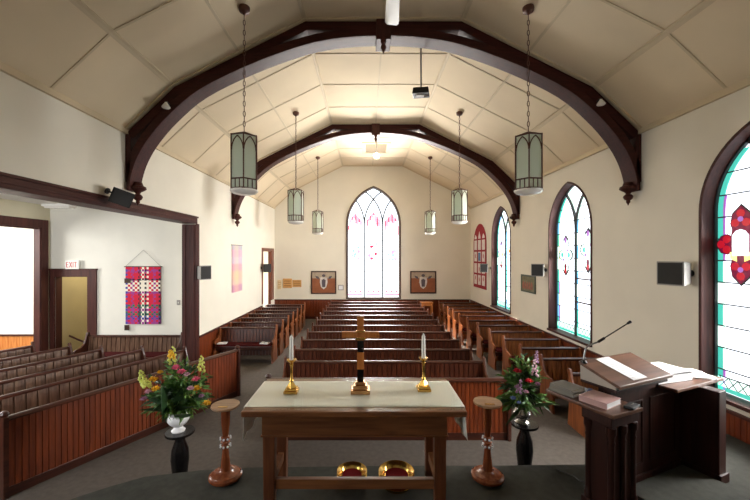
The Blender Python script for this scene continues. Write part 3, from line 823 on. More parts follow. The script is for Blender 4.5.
# candlesticks
def candlestick(px, Y, side):
    c = thing('candlestick', 'brass candlestick with white candle, %s of the cross' % side, 'candlestick', (PX(px, Y), Y, gz), 0, 'altar candlesticks')
    m = MB()
    m.cbox((0, 0, .012), (.135, .135, .024)).cbox((0, 0, .035), (.11, .11, .022)); 
    m.lathe([(.05, .046), (.045, .06), (.028, .09), (.018, .105)], 4, (0, 0, 0))
    m.build('square_base', M['brass'], c, bevel=.003)
    MB().lathe([(.016, .10), (.022, .115), (.015, .13), (.013, .20), (.014, .26), (.02, .275), (.014, .285), (.02, .295), (.045, .315), (.05, .325), (.045, .328), (.02, .322)], 16).build('stem', M['brass'], c, smooth=True)
    MB().lathe([(.02, .322), (.018, .54), (.012, .555), (.003, .575)], 12).build('candle', M['wax'], c, smooth=True)
candlestick(291.5, 3.6, 'left'); candlestick(423.5, 3.66, 'right')

# turned wooden stands on the platform
def stand(px, Y, label, ht):
    s = thing('turned_stand', label, 'stand', (PX(px, Y), Y, ZP), 0, 'turned offering stands')
    MB().lathe([(.0, .02), (.165, .02), (.172, .035), (.17, .05), (.15, .06), (.145, .068), (.13, .07), (.09, .072), (.06, .09), (.05, .10)], 32).build('round_base', M['mahogany'], s, smooth=True)
    for k in range(3):
        a = PI/2+k*2*PI/3+PI/3
        MB().lathe([(.014, 0), (.016, .02)], 10, (.12*math.cos(a), .12*math.sin(a), 0)).build('foot', M['mahogany'], s)
    MB().lathe([(.05, .10), (.052, .13), (.045, .2), (.034, .30), (.03, .34), (.045, .35), (.045, .365), (.03, .375), (.05, .40), (.03, .425), (.045, .435), (.045, .45), (.03, .46), (.034, .5), (.045, .6), (.05, ht-.05), (.06, ht-.03)], 20).build('column', M['mahogany'], s, smooth=True)
    m = MB()
    for z in (.36, .44):
        for k in range(8):
            a = 2*PI*k/8; m.sphere((.052*math.cos(a), .052*math.sin(a), z), .012, 8, 5)
    m.build('bead_ring', M['ceramic'], s, smooth=True)
    MB().lathe([(.06, ht-.03), (.14, ht-.025), (.148, ht-.012), (.145, ht)], 32).build('round_top', M['tan_wood'], s, smooth=True)
    MB().box(-.05, .05, -.085, -.06, ht, ht+.003).build('name_plate', M['brass'], s)
stand(225.5, 3.86, 'turned wooden stand with round top, left of the communion table', 1.60-ZP+.01-.21)
stand(487.5, 3.86, 'turned wooden stand with round top, right of the communion table', 1.62-ZP-.19)

# offering plates under the table
def plate_stack(px, Y, R, n, label, loc=None):
    x = PX(px, Y)
    for k in range(n):
        p = thing('offering_plate', label[k], 'plate', (x, Y, ZP+.034*k), 0, 'brass offering plates under the table')
        MB().lathe([(R*.55, 0), (R*.72, .004), (R*.80, .035), (R*.97, .055), (R, .062), (R*.97, .066), (R*.82, .05), (R*.74, .03), (R*.68, .014)], 36).build('dish', M['brass'], p, smooth=True)
        MB().lathe([(.001, .0145), (R*.66, .0145), (R*.64, .02), (.001, .021)], 28).build('felt_pad', M['felt'], p)
plate_stack(352, 3.80, .16, 3, ['bottom brass offering plate of the left pile beneath the communion table', 'middle brass offering plate of the left, smaller pile beneath the communion table', 'top brass offering plate of the left, smaller pile beneath the communion table'])
plate_stack(396.5, 3.74, .185, 4, ['bottom brass offering plate of the right pile beneath the communion table', 'second lowest brass offering plate of the right pile beneath the communion table', 'third brass offering plate from the bottom of the right pile beneath the table', 'top brass offering plate of the right, bigger pile, with red felt inside'])

# ------------------------------------------------------------------ flower stands
def pedestal(px, Y, label):
    s = thing('flower_pedestal', label, 'pedestal', (PX(px, Y), Y, 0), 0, 'black flower pedestals')
    MB().lathe([(.17, 0), (.175, .02), (.16, .04), (.10, .06), (.08, .10)], 24).build('foot', M['gloss_black'], s, smooth=True)
    MB().lathe([(.08, .10), (.075, .2), (.09, .35), (.105, .5), (.095, .62), (.06, .72), (.055, .78), (.09, .805)], 24).build('column', M['gloss_black'], s, smooth=True)
    MB().lathe([(.09, .765), (.165, .77), (.17, .785), (.165, .80)], 28, (0, 0, .04)).build('round_top', M['gloss_black'], s, smooth=True)
    return s
PLX, PLY = PX(180, 4.42), 4.42
PRX, PRY = PX(524.5, 4.63), 4.63
PEDZ = .84
pedestal(180, 4.42, 'black turned pedestal carrying the white flower vase, on the left')
pedestal(524.5, 4.63, 'black turned pedestal carrying the silver flower vase, beside the pulpit')
v = MB().lathe([(.001, 0), (.075, 0), (.08, .015), (.055, .04), (.05, .06), (.10, .10), (.125, .14), (.12, .175), (.10, .20), (.105, .225), (.125, .26), (.128, .27), (.115, .268), (.09, .21), (.10, .16), (.03, .08), (.001, .075)], 28, caps=False).build('flower_vase', M['ceramic'], None, smooth=True, loc=(PLX-.02, PLY, .84))
tag(v, 'white ceramic urn vase on the left black pedestal', 'vase')
v = MB().lathe([(.001, 0), (.085, 0), (.09, .02), (.07, .035), (.06, .05), (.10, .10), (.11, .14), (.09, .18), (.08, .20), (.10, .23), (.105, .235), (.095, .235), (.07, .20), (.09, .14), (.03, .07), (.001, .065)], 28, caps=False).build('flower_vase', M['silver'], None, smooth=True, loc=(PRX-.03, PRY, .84))
tag(v, 'silver metal vase on the right black pedestal near the pulpit', 'vase')
def leafquad(m, base, dirv, L, w, rnd, bend=.25):
    d = Vector(dirv).normalized(); b = Vector(base)
    side = d.cross(Vector((rnd.uniform(-1, 1), rnd.uniform(-1, 1), rnd.uniform(-.2, 1)))); side.normalize(); up = side.cross(d)
    P = []
    for q, ww in ((0, .12), (.3, .9), (.6, .8), (1, .05)):
        c = b+d*L*q-Vector((0, 0, 1))*bend*L*q*q
        P += [c-side*w*ww/2+up*.12*w*ww, c-up*.05*w, c+side*w*ww/2+up*.12*w*ww]
    m.add(P, [(3*i+j, 3*i+j+1, 3*i+j+4, 3*i+j+3) for i in range(3) for j in range(2)])
def bloom(parent, p, r, mat, name, rnd, n=14):
    m = MB()
    m.sphere(p, r*.5, 8, 5)
    for ring, (el, L) in enumerate(((.1, 1.0), (.6, .9), (1.1, .7))):
        for k in range(n//2-ring):
            a = 2*PI*k/(n//2-ring)+ring*.4
            d = Vector((math.cos(a)*math.cos(el), math.sin(a)*math.cos(el)-.25, math.sin(el)))
            leafquad(m, Vector(p), d, r*L*1.15, r*.8, rnd, .12)
    return m.build(name, mat, parent, smooth=True, recalc=False)
def spike(parent, p, h, r, mat, name, rnd):
    m = MB(); lean = Vector((rnd.uniform(-.12, .12), rnd.uniform(-.1, .1), 1)).normalized()
    n = 16
    for k in range(n):
        q = k/n; c = Vector(p)+lean*h*q; a = k*2.4
        rr = r*(1-.65*q)
        m.sphere(c+Vector((math.cos(a), math.sin(a), 0))*rr*.95, rr*.42+.004, 7, 5, (1, 1, 1.1))
    return m.build(name, mat, parent, smooth=True)
def bouquet(label, loc, W, Hh, blooms, spikes, seed, broad, greens):
    rnd = random.Random(seed)
    t = thing('flower_bouquet', label, 'flowers', loc)
    ms = [MB(), MB(), MB()]; st = MB()
    for k in range(150):
        a = rnd.uniform(0, 2*PI); e = rnd.uniform(-.02, 1.4); R = rnd.uniform(.35, 1)
        tip = Vector((math.cos(a)*math.cos(e)*W*R, math.sin(a)*math.cos(e)*W*.7*R, max(-.08, math.sin(e)*Hh*R)))
        mid = Vector((tip.x*.4, tip.y*.4, tip.z*.6+.05))
        if k < 46: st.tube([(tip.x*.08, tip.y*.08, -.1), mid, tip], [.005, .004, .002], 5)
        nl = 7
        mm = ms[rnd.choice(greens)]
        for j in range(nl):
            q = .3+.7*j/nl
            p = mid.lerp(tip, max(0, (q-.3)/.7))
            d = (tip-mid).normalized()+Vector((rnd.uniform(-1, 1), rnd.uniform(-1, 1), rnd.uniform(-.5, .7)))*.9
            leafquad(mm, p, d, rnd.uniform(.06, .14), rnd.uniform(.022, .05), rnd)
    for (dx, dy, dz, L, w, az) in broad:
        leafquad(ms[1], Vector((dx, dy, dz)), az, L, w, rnd, .12)
    st.build('stems', M['leaf'], t)
    o = ms[0].build('foliage', M['leaf'], t, smooth=True, recalc=False)
    ms[1].build('dark_foliage', M['leaf_dark'], t, smooth=True, recalc=False)
    if ms[2].v: ms[2].build('pale_foliage', M['leaf_light'], t, smooth=True, recalc=False)
    for (x, z, r, key, y) in blooms: bloom(t, (x, y, z), r, M['f_'+key], key.replace('blue_bloom', 'blue')+'_bloom', rnd)
    for (x, z, h, r, key, y) in spikes: spike(t, (x, y, z), h, r, M['f_'+key], key+'_flower_spike', rnd)
    return t
# left bouquet: offsets measured from the vase mouth (px 179,411) at ~81 px per metre
sL = F/PLY
def LB(px, py): return ((px-178.5)/sL, (411-py)/sL)
blL = []
for px, py, r, k, y in ((163, 376, .05, 'yellow', -.2), (167, 384, .05, 'yellow', -.24), (165, 372, .035, 'yellow', -.1), (203, 386, .05, 'yellow', -.16), (214, 399, .05, 'yellow', -.2), (183, 366, .05, 'pink', -.16), (190, 369, .05, 'pink', -.2), (204, 376, .05, 'pink', -.2), (201, 383, .04, 'blush', -.26), (155, 394, .04, 'lilac', -.22), (193, 373, .04, 'blush', -.15), (158, 388, .04, 'blush', -.2), (209, 392, .035, 'lilac', -.2)):
    x, z = LB(px, py); blL.append((x, z, r, k, y))
spL = []
for px, py, h, r, k, y in ((174, 366, .24, .045, 'lime', -.05), (148, 382, .16, .04, 'lime', -.1), (155, 383, .07, .05, 'lime', -.18), (203, 372, .2, .038, 'lime', -.05), (176, 358, .1, .035, 'yellow', -.1)):
    x, z = LB(px, py); spL.append((x, z, h, r, k, y))
bouquet('mixed yellow and pink flower bouquet with dark leaves in the white vase', (PLX-.02, PLY, 1.115), .50, .62, blL, spL, 3,
        [(-.02, -.30, -.02, .48, .20, (0, -.06, 1)), (.09, -.26, .02, .3, .12, (.5, -.2, .2)), (-.02, -.1, .05, .42, .07, (-.7, -.1, .45)), (.05, -.14, .02, .36, .09, (.6, -.2, .3)), (.03, -.1, .0, .34, .12, (.35, -.3, .3)), (-.03, -.1, .0, .36, .10, (-.5, -.3, .25)), (.0, -.1, .05, .35, .12, (-.2, -.2, .8)), (.02, -.1, .05, .35, .12, (.3, -.2, .8))], (0, 0, 1, 2))
sR = F/PRY
def RB(px, py): return ((px-522)/sR, (403-py)/sR)
blR = []
for px, py, r, k, y in ((522, 374, .045, 'rose', -.2), (546, 380, .06, 'rose', -.2), (514, 367, .05, 'rose', -.1), (510, 380, .035, 'lilac', -.2), (506, 390, .04, 'blue_bloom', -.22), (518, 384, .035, 'blush', -.22), (530, 377, .035, 'lilac', -.2), (512, 395, .03, 'blue_bloom', -.2)):
    x, z = RB(px, py); blR.append((x, z, r, k, y))
spR = []
for px, py, h, r, k, y in ((531, 372, .22, .035, 'blush', -.1), (512, 386, .18, .03, 'lilac', -.2), (534, 360, .16, .025, 'lilac', -.05)):
    x, z = RB(px, py); spR.append((x, z, h, r, k, y))
bouquet('green bouquet with red and lilac flowers in the silver vase near the pulpit', (PRX-.03, PRY, 1.08), .34, .66, blR, spR, 9,
        [(.05, -.1, .0, .35, .05, (.7, -.2, .3)), (-.05, -.1, .0, .3, .05, (-.5, -.2, -.3))], (0, 1, 2, 0))

# ------------------------------------------------------------------ pulpit
UU = Vector((.917, .40)).normalized(); prot = math.atan2(UU.y, UU.x)
t = thing('pulpit', 'very dark wooden pulpit with slanted reading desk and side ledges, right of the table', 'pulpit', (2.15, 3.13, ZP), prot)
def col(m, u, v, z0, z1, r=.04):
    L = z1-z0
    m.lathe([(r*1.3, 0), (r*1.3, .05), (r, .07), (r*.95, .12), (r*.95, L-.16), (r*1.1, L-.14), (r*.9, L-.12), (r*1.1, L-.08), (r*1.4, L-.06), (r*1.4, L)], 16, (u, v, z0))
m = MB()      # left wing carcass
m.box(.06, .42, .06, .30, .0, .93).box(.03, .43, .03, .32, 0, .12).box(.04, .43, .04, .32, .86, .965)
m.build('left_wing', M['pulpit'], t, bevel=.008)
for (u, v) in ((.075, .065), (.22, .06), (.38, .065), (.07, .27)):
    m = MB(); col(m, u, v, .12, .86, .030); m.build('pilaster', M['pulpit'], t, smooth=True)
MB().box(.0, .43, 0, .69, .966, 1.0).build('left_ledge', M['pulpit_top'], t, bevel=.006)
m = MB(); m.box(.43, 1.66, .31, .36, 0, 1.08).box(.43, 1.66, .285, .31, 0, .10).box(.43, 1.66, .295, .31, .98, 1.05)
for a, b in ((.50, .98), (1.10, 1.58)):
    m.box(a, b, .302, .31, .2, .22).box(a, b, .302, .31, .86, .88).box(a, a+.02, .302, .31, .22, .86).box(b-.02, b, .302, .31, .22, .86)
m.build('front_panel', M['pulpit'], t, bevel=.004)
m = MB(); m.box(.43, 1.22, .365, .42, 0, 1.06)
m.box(.36, 1.20, .19, .56, 1.07, 1.10)
m.build('desk_carcass', M['pulpit'], t, bevel=.006)
m = MB()      # slanted reading board
nz, fz = 1.15, 1.285
m.add([(.345, .155, nz-.03), (1.22, .155, nz-.03), (1.22, .57, fz-.03), (.345, .57, fz-.03), (.345, .155, nz), (1.22, .155, nz), (1.22, .57, fz), (.345, .57, fz)],
      [(0, 3, 2, 1), (4, 5, 6, 7), (0, 1, 5, 4), (1, 2, 6, 5), (2, 3, 7, 6), (3, 0, 4, 7)])
m.build('reading_board', M['pulpit_top'], t, bevel=.006)
m = MB(); m.add([(.36, .2, 1.10), (1.18, .2, 1.10), (1.18, .56, 1.10), (.36, .56, 1.10), (.36, .2, 1.132), (1.18, .2, 1.132), (1.18, .56, 1.25), (.36, .56, 1.25)],
      [(0, 3, 2, 1), (4, 5, 6, 7), (0, 1, 5, 4), (1, 2, 6, 5), (2, 3, 7, 6), (3, 0, 4, 7)]); o = m.build('desk_box', plain('worn grey board', rgb(176, 166, 156), .7), t); o['label'] = 'grey box under the slanted board'
m = MB(); m.box(1.66, 1.80, -.04, .66, 0, .966).box(1.65, 1.82, -.06, .66, 0, .1); m.box(1.22, 1.66, .36, .66, 0, .966)
m.build('right_wing', M['pulpit'], t, bevel=.008)
MB().box(1.23, 2.16, .12, .74, .967, 1.0).build('right_ledge', M['pulpit_top'], t, bevel=.006)
MB().box(.6, 1.63, -.8, .27, 0, .06).build('foot_step', M['dais_carpet'], t, bevel=.008)
PM = Matrix.Translation((2.15, 3.13, ZP)) @ Matrix.Rotation(prot, 4, 'Z')
def onp(u, v, z): q = PM @ Vector((u, v, z)); return (q.x, q.y, q.z)
def book(name, label, u, v, z, w, d, h, cover, ang=0, cat='book', group=None):
    b = thing(name, label, cat, onp(u, v, z), prot+ang, group)
    MB().box(-w/2+.006, w/2-.006, -d/2+.006, d/2-.006, .003, h-.003).build('pages', M['paper'], b)
    m = MB(); m.box(-w/2, w/2, -d/2, d/2, 0, .003).box(-w/2, w/2, -d/2, d/2, h-.003, h).box(-w/2, -w/2+.004, -d/2, d/2, .003, h-.003); m.build('cover', cover, b)
    return b
book('hymn_book', 'lower grey book of the stack on the far end of the left pulpit ledge', .13, .54, 1.0, .20, .26, .035, M['book_grey'], .08)
book('hymn_book', 'upper grey book of the stack on the far end of the left pulpit ledge', .135, .54, 1.035, .20, .25, .035, M['book_grey'], .02)
book('hymn_book', 'thick book with glossy rose cover on the left pulpit ledge', .185, .24, 1.0, .26, .25, .055, M['book_rose'], .12)
ph = thing('remote_control', 'small black remote on the near corner of the left pulpit ledge', 'remote', onp(.345, .05, 1.0), prot+.2)
MB().box(-.08, .08, -.04, .04, 0, .022).build('body', M['black'], ph, bevel=.006)
MB().lathe([(.008, .022), (.007, .025)], 8, (.03, 0, 0)).lathe([(.008, .022), (.007, .025)], 8, (0, 0, 0)).build('button', M['grey'], ph)
tag(MB().box(-.05, .05, -.02, .02, 0, .03).build('pen_case', M['blue'], None, bevel=.006, loc=onp(.335, .44, 1.0), rotz=prot+.5), 'small blue case between the books on the left pulpit ledge', 'case')
# open sheets on the desk
sl = (fz-nz)/(.57-.155)
def onboard(u, v): return nz+(v-.155)*sl+.0015
m = MB()
for k, (a0, a1, b0, b1, r) in enumerate(((.62, .84, .19, .55, 0),)):
    P = [(a0, b0), (a1, b0), (a1-.04, b1), (a0-.04, b1)]
    m.add([(u, v, onboard(u, v)) for u, v in P]+[(u, v, onboard(u, v)+.003) for u, v in P], [(0, 3, 2, 1), (4, 5, 6, 7), (0, 1, 5, 4), (1, 2, 6, 5), (2, 3, 7, 6), (3, 0, 4, 7)])
o = m.build('paper_sheet', M['paper'], None, loc=(2.15, 3.13, ZP), rotz=prot); tag(o, 'white printed sheet lying on the slanted reading desk of the pulpit', 'paper')
m = MB()
for i in range(12):
    v0 = .22+.026*i; u0 = .645-.1*(v0-.2)
    P = [(u0, v0), (u0+.17*(.7+.3*math.sin(i*5)), v0), (u0+.17*(.7+.3*math.sin(i*5)), v0+.007), (u0, v0+.007)]
    m.add([(u, v, onboard(u, v)+.0035) for u, v in P], [(0, 1, 2, 3)])
m.build('text_lines', plain('grey ink', rgb(206, 206, 210), .8), o)
# right ledge: books and papers
book('hymn_book', 'thick black book lying under the white pad on the right pulpit ledge', 1.50, .43, 1.0, .54, .36, .09, M['book_black'], -.12)
tag(MB().box(-.25, .25, -.16, .16, 0, .02).build('note_pad', M['paper'], None, bevel=.003, loc=onp(1.50, .43, 1.0905), rotz=prot-.1), 'white pad of paper on top of the black book, right pulpit ledge', 'paper')
for k in range(3):
    tag(MB().box(-.12, .12, -.16, .16, 0, .006).build('paper_sheet', M['paper'], None, loc=onp(2.0-.008*k, .30+.012*k, 1.0005+.0065*k), rotz=prot-.7+.12*k), '%s loose paper on the right end of the pulpit ledge by the window' % ['bottom', 'middle', 'top'][k], 'paper', 'loose papers on the right ledge')
# gooseneck microphone
mic = thing('microphone', 'gooseneck microphone rising from the far left corner of the pulpit desk', 'microphone', onp(.375, .53, nz+(.53-.155)*sl+.0005), 0)
base = Vector(onp(.375, .53, nz+(.53-.155)*sl+.0005)); tip = Vector((PX(630, 3.72), 3.72, PZ(322, 3.72))); mid = Vector((PX(598, 3.74), 3.74, PZ(342, 3.74)))
low = Vector((PX(587, 3.76), 3.76, PZ(347, 3.76)))
P = [Vector((0, 0, .005)), Vector((0, 0, .06)), low-base, mid-base]
MB().lathe([(.03, 0), (.03, .012), (.012, .03)], 14).build('base', M['black'], mic)
MB().tube(smoothpath([tuple(p) for p in P], 6), .009, 8).build('gooseneck', M['steel'], mic, smooth=True)
MB().tube([mid-base, mid-base+(tip-mid)*.2], .014, 8).tube([mid-base+(tip-mid)*.2, mid-base+(tip-mid)*.93], .006, 8).build('upper_arm', M['black'], mic, smooth=True)
MB().tube([mid-base+(tip-mid)*.92, tip-base], [.011, .014], 10).sphere(tip-base, .016, 10, 6).build('capsule', M['black'], mic, smooth=True)
# cable on the platform
pts = [(PX(x, Y), Y, ZP+.006) for x, Y in ((556, 4.02), (566, 3.95), (574, 3.9), (580, 3.82), (588, 3.78), (584, 3.72), (592, 3.65), (588, 3.6), (597, 3.52))]
tag(MB().tube(smoothpath(pts, 5), .006, 6).build('microphone_cable', M['black'], None, smooth=True), 'black cable lying on the platform carpet beside the pulpit foot', 'cable')

# ------------------------------------------------------------------ wall things
def speaker(label, loc, yaw, size=(.32, .26, .34), pitch=0, mount=None, wx=None, roll=0):
    s = thing('loudspeaker', label, 'speaker', loc, yaw)
    w, d, h = size
    m = MB(); m.add([(-w/2, -d/2, -h/2), (w/2, -d/2, -h/2), (w*.36, d/2, -h*.42), (-w*.36, d/2, -h*.42), (-w/2, -d/2, h/2), (w/2, -d/2, h/2), (w*.36, d/2, h*.42), (-w*.36, d/2, h*.42)],
          [(0, 3, 2, 1), (4, 5, 6, 7), (0, 1, 5, 4), (1, 2, 6, 5), (2, 3, 7, 6), (3, 0, 4, 7)])
    m.build('cabinet', M[mount or 'black'], s, bevel=.008)
    MB().box(-w/2+.02, w/2-.02, -d/2-.012, -d/2, -h/2+.02, h/2-.02).build('grille', M['grille'], s, bevel=.004)
    # bracket back to the wall
    bx = Vector((wx-loc[0], 0, 0)); R = Matrix.Rotation(-yaw, 3, 'Z'); e = R @ bx
    st = Vector((0, d/2-.02, 0))
    br = MB().tube([st, e*.9+st*.1, e], .014, 8).build('bracket', M['black'], s, smooth=True)
    MB().tube([e-(R @ Vector((math.copysign(.02, bx.x), 0, 0))), e], .05, 12).build('wall_plate', M['black'], br, smooth=True)
    s.rotation_euler = (pitch, roll, yaw)
    return s
# yaw 0 faces the camera (-y); positive turns the face toward +x
speaker('grey-sided loudspeaker on the right wall beside the large near window', (XR-.24, PX(0, 1)*0+5.42, PZ(273, 5.5)), -1.2, (.36, .27, .36), 0, 'grey', XR)
speaker('loudspeaker on the right wall left of the middle stained glass window', (XR-.2, 9.8, PZ(270, 9.8)), -.7, (.32, .26, .34), 0, 'grey', XR)
speaker('farthest loudspeaker on the right wall, beside the red-bordered arched panel', (XR-.24, 14.15, PZ(268, 14.15)), -.5, (.30, .24, .34), 0, 'grey', XR)
speaker('black loudspeaker on the left wall beside the opening post', (XL+.17, 9.12, PZ(272.5, 9.12)), 1.05, (.32, .2, .36), 0, 'grey', XL)
speaker('small black loudspeaker at the rear left doorway', (XL+.22, 14.75, PZ(268, 14.75)), .5, (.30, .26, .34), 0, 'black', XL)
sp = speaker('black loudspeaker tilted down above the dark opening header at upper left', (XL+.27, 5.92, PZ(197, 5.92)), .7, (.31, .24, .25), .25, 'black', XL, .32)

def picture(label, px0, px1, py0, py1):
    Y = YB-.03
    x0, x1, z0, z1 = PX(px0, Y), PX(px1, Y), PZ(py1, Y), PZ(py0, Y)
    w, h = x1-x0, z1-z0
    p = thing('framed_banner', label, 'picture', ((x0+x1)/2, YB-.005, z0))
    b = .06
    MB().box(-w/2, w/2, -.035, 0, 0, b).box(-w/2, w/2, -.035, 0, h-b, h).box(-w/2, -w/2+b, -.035, 0, b, h-b).box(w/2-b, w/2, -.035, 0, b, h-b).build('frame', M['frame_brown'], p, bevel=.006)
    MB().box(-w/2+b, w/2-b, -.012, -.002, b, h*.68).build('brown_ground', plain('russet cloth', rgb(150, 92, 62), .9, vary=.15), p)
    MB().box(-w/2+b, w/2-b, -.012, -.002, h*.68, h-b).build('pale_sky', plain('pale grey cloth', rgb(176, 160, 140), .9, vary=.2, vscale=6), p)
    # shield with supporters
    m = MB(); P = [(-.16, .72), (.16, .72), (.18, .5), (.12, .3), (0, .2), (-.12, .3), (-.18, .5)]
    m.prism([(a*w*.85, q*h) for a, q in P], XZ(0), -.018, -.0125); m.build('shield', plain('pale emblem cloth', rgb(206, 200, 196), .8, vary=.2, vscale=10), p)
    m = MB()
    for s in (-1, 1):
        m.prism([(s*.20*w, .75*h), (s*.34*w, .80*h), (s*.30*w, .70*h), (s*.18*w, .62*h)], XZ(0), -.018, -.0125)
    m.prism(poly_pts((0, .80*h), .07*w, 10, 0, 1, .8), XZ(0), -.018, -.0125)
    m.prism([(-.06*w, .3*h), (.06*w, .3*h), (.08*w, .6*h), (0, .66*h), (-.08*w, .6*h)], XZ(0), -.022, -.0185)
    m.build('emblem', plain('dark emblem cloth', rgb(92, 84, 92), .8), p)
picture('framed emblem picture on the back wall, left of the big window', 311, 336.3, 271, 294)
picture('framed emblem picture on the back wall, right of the big window', 410.2, 436.3, 271, 293.5)
x0, x1, z0, z1 = PX(338.4, YB), PX(343.4, YB), PZ(290, YB), PZ(285, YB)
p = thing('small_picture', 'tiny framed notice on the back wall between the left picture and the window', 'picture', ((x0+x1)/2, YB-.002, z0))
w, h = x1-x0, z1-z0
MB().box(-w/2, w/2, -.02, 0, 0, .02).box(-w/2, w/2, -.02, 0, h-.02, h).box(-w/2, -w/2+.02, -.02, 0, .02, h-.02).box(w/2-.02, w/2, -.02, 0, .02, h-.02).build('frame', M['frame_brown'], p)
MB().box(-w/2+.02, w/2-.02, -.008, -.002, .02, h-.02).build('sheet', M['paper'], p)
for k, (a, b, c, d, lab) in enumerate(((283, 292, 278.5, 288, 'square tan plaque on the back wall, middle of three'), (292.5, 301.5, 280, 287, 'tan rectangular plaque on the back wall, nearest the left picture'), (277.6, 281.5, 280, 289, 'pale narrow plaque on the back wall, in the left corner'))):
    x0, x1, z0, z1 = PX(a, YB), PX(b, YB), PZ(d, YB), PZ(c, YB)
    p = thing('wall_plaque', lab, 'plaque', ((x0+x1)/2, YB-.002, z0), 0, 'plaques on the back wall')
    w, h = x1-x0, z1-z0
    MB().box(-w/2, w/2, -.02, 0, 0, h).build('board', plain('tan board', rgb(206, 158, 96) if k < 2 else rgb(226, 204, 160), .7, vary=.15, vscale=14), p, bevel=.004)
    m = MB()
    for q in range(3): m.box(-w*.38, w*.38, -.024, -.0205, h*(.2+.25*q), h*(.28+.25*q))
    m.build('marking', plain('brown marking', rgb(160, 108, 60) if k < 2 else rgb(206, 176, 128), .8), p)

# red-bordered arched panel on the right wall near the back corner
aw = Win(.84, 1.58, 3.45, 4.34, lambda a, b, d: (d, -a, b-1.58)); fn = aw.fn
p = thing('arched_panel', 'red-bordered arched panel picture on the right wall in the far corner', 'panel', (XR, 15.46, 1.58))
m = MB(); m.prism(aw.outline(0), fn, -.03, -.0015); bk = m.build('red_board', plain('crimson cloth', rgb(150, 24, 40), .8), p)
m = MB(); cells = []
for k, ax in enumerate((-.53, 0, .53)):
    for j in range(4):
        z0 = 1.72+j*.5; z1 = z0+.42
        a = .19
        if j < 3 or True: m.prism([(ax-a, z0), (ax+a, z0), (ax+a, z1), (ax-a, z1)], fn, -.034, -.0305)
    top = 4.02 if k == 1 else 3.9
    m.prism([(ax-.15, 3.7), (ax+.15, 3.7), (ax+.15, 3.78), (ax, top), (ax-.15, 3.78)], fn, -.034, -.0305)
m.build('white_cell', plain('pale patterned cloth', rgb(226, 216, 212), .8, vary=.12, vscale=14), p)
m = MB(); m.prism([(-.15, 2.75), (.15, 2.75), (.15, 3.1), (-.15, 3.1)], fn, -.038, -.0345); m.build('blue_scene', plain('blue scene cloth', rgb(90, 130, 180), .8, vary=.3, vscale=10), p)
m = MB()
for c in ((-.53, 2.0), (.53, 2.0), (0, 2.4), (0, 1.95), (-.53, 2.95), (.53, 2.95)): m.prism(poly_pts(c, .07, 8, 0, .8, 1.4), fn, -.038, -.0345)
m.build('rose_motif', plain('rose motif cloth', rgb(190, 90, 100), .8), p)
# small green-brown picture on the right wall
Yc = 10.85; z0, z1 = PZ(292.5, 10.85), PZ(275, 10.85)
p = thing('small_picture', 'small green-framed picture on the right wall between two stained glass windows', 'picture', (XR, Yc, z0), PI/2)
w, h = .95, z1-z0
fn2 = lambda a, b, d: (a, d, b)
MB().box(-w/2, w/2, .003, .03, 0, .05).box(-w/2, w/2, .003, .03, h-.05, h).box(-w/2, -w/2+.05, .003, .03, .05, h-.05).box(w/2-.05, w/2, .003, .03, .05, h-.05).build('frame', plain('dark green frame', rgb(66, 74, 56), .5), p)
MB().box(-w/2+.05, w/2-.05, .003, .016, .05, h-.05).build('canvas', plain('olive scene', rgb(112, 108, 80), .7, vary=.3, vscale=8), p)
m = MB()
for k in range(5): m.prism([(-.3+.14*k, .1), (-.18+.14*k, .1), (-.19+.14*k, .27), (-.24+.14*k, .34), (-.29+.14*k, .27)], fn2, .0165, .02)
m.build('figures', plain('russet figures', rgb(150, 90, 70), .7, vary=.3, vscale=12), p)

# woven hangings
def woven_mat(name, warp, weft, sx, sz, mixw=.5):
    m, nt, b, tc, sp, ramp = woven(name, warp, 1, 1)
    def bands(sock, cols):
        r = nt.nodes.new('ShaderNodeValToRGB'); r.color_ramp.interpolation = 'CONSTANT'
        el = r.color_ramp.elements
        el[0].position = 0; el[0].color = cols[0][1]; el[1].position = cols[1][0]; el[1].color = cols[1][1]
        for pos, c in cols[2:]:
            e = el.new(pos); e.color = c
        nt.links.new(sock, r.inputs['Fac']); return r
    r1 = bands(sp.outputs['X'], warp); r2 = bands(sp.outputs['Z'], weft)
    def tri(sock, n):
        a = nt.nodes.new('ShaderNodeMath'); a.operation = 'MULTIPLY'; a.inputs[1].default_value = n; nt.links.new(sock, a.inputs[0])
        f = nt.nodes.new('ShaderNodeMath'); f.operation = 'FLOOR'; nt.links.new(a.outputs[0], f.inputs[0]); return f
    fx = tri(sp.outputs['X'], sx); fz = tri(sp.outputs['Z'], sz)
    ad = nt.nodes.new('ShaderNodeMath'); ad.operation = 'ADD'; nt.links.new(fx.outputs[0], ad.inputs[0]); nt.links.new(fz.outputs[0], ad.inputs[1])
    md = nt.nodes.new('ShaderNodeMath'); md.operation = 'MODULO'; md.inputs[1].default_value = 2; nt.links.new(ad.outputs[0], md.inputs[0])
    mx = nt.nodes.new('ShaderNodeMix'); mx.data_type = 'RGBA'
    nt.links.new(md.outputs[0], mx.inputs[0]); nt.links.new(r1.outputs['Color'], mx.inputs[6]); nt.links.new(r2.outputs['Color'], mx.inputs[7])
    nt.links.new(mx.outputs[2], b.inputs['Base Color'])
    return m
R_, W_, K_, P_, G_, B_, L_ = rgb(206, 24, 60), rgb(240, 232, 214), rgb(44, 34, 52), rgb(150, 60, 140), rgb(40, 110, 84), rgb(70, 70, 160), rgb(230, 120, 150)
plaid = woven_mat('plaid weave', [(0, B_), (.06, R_), (.16, P_), (.24, R_), (.36, K_), (.44, W_), (.54, K_), (.60, W_), (.66, R_), (.78, P_), (.86, R_), (.94, K_)],
                  [(0, P_), (.08, B_), (.14, G_), (.22, P_), (.28, G_), (.34, R_), (.52, P_), (.57, W_), (.76, K_), (.79, R_), (.90, P_), (.95, R_)], 15, 26)
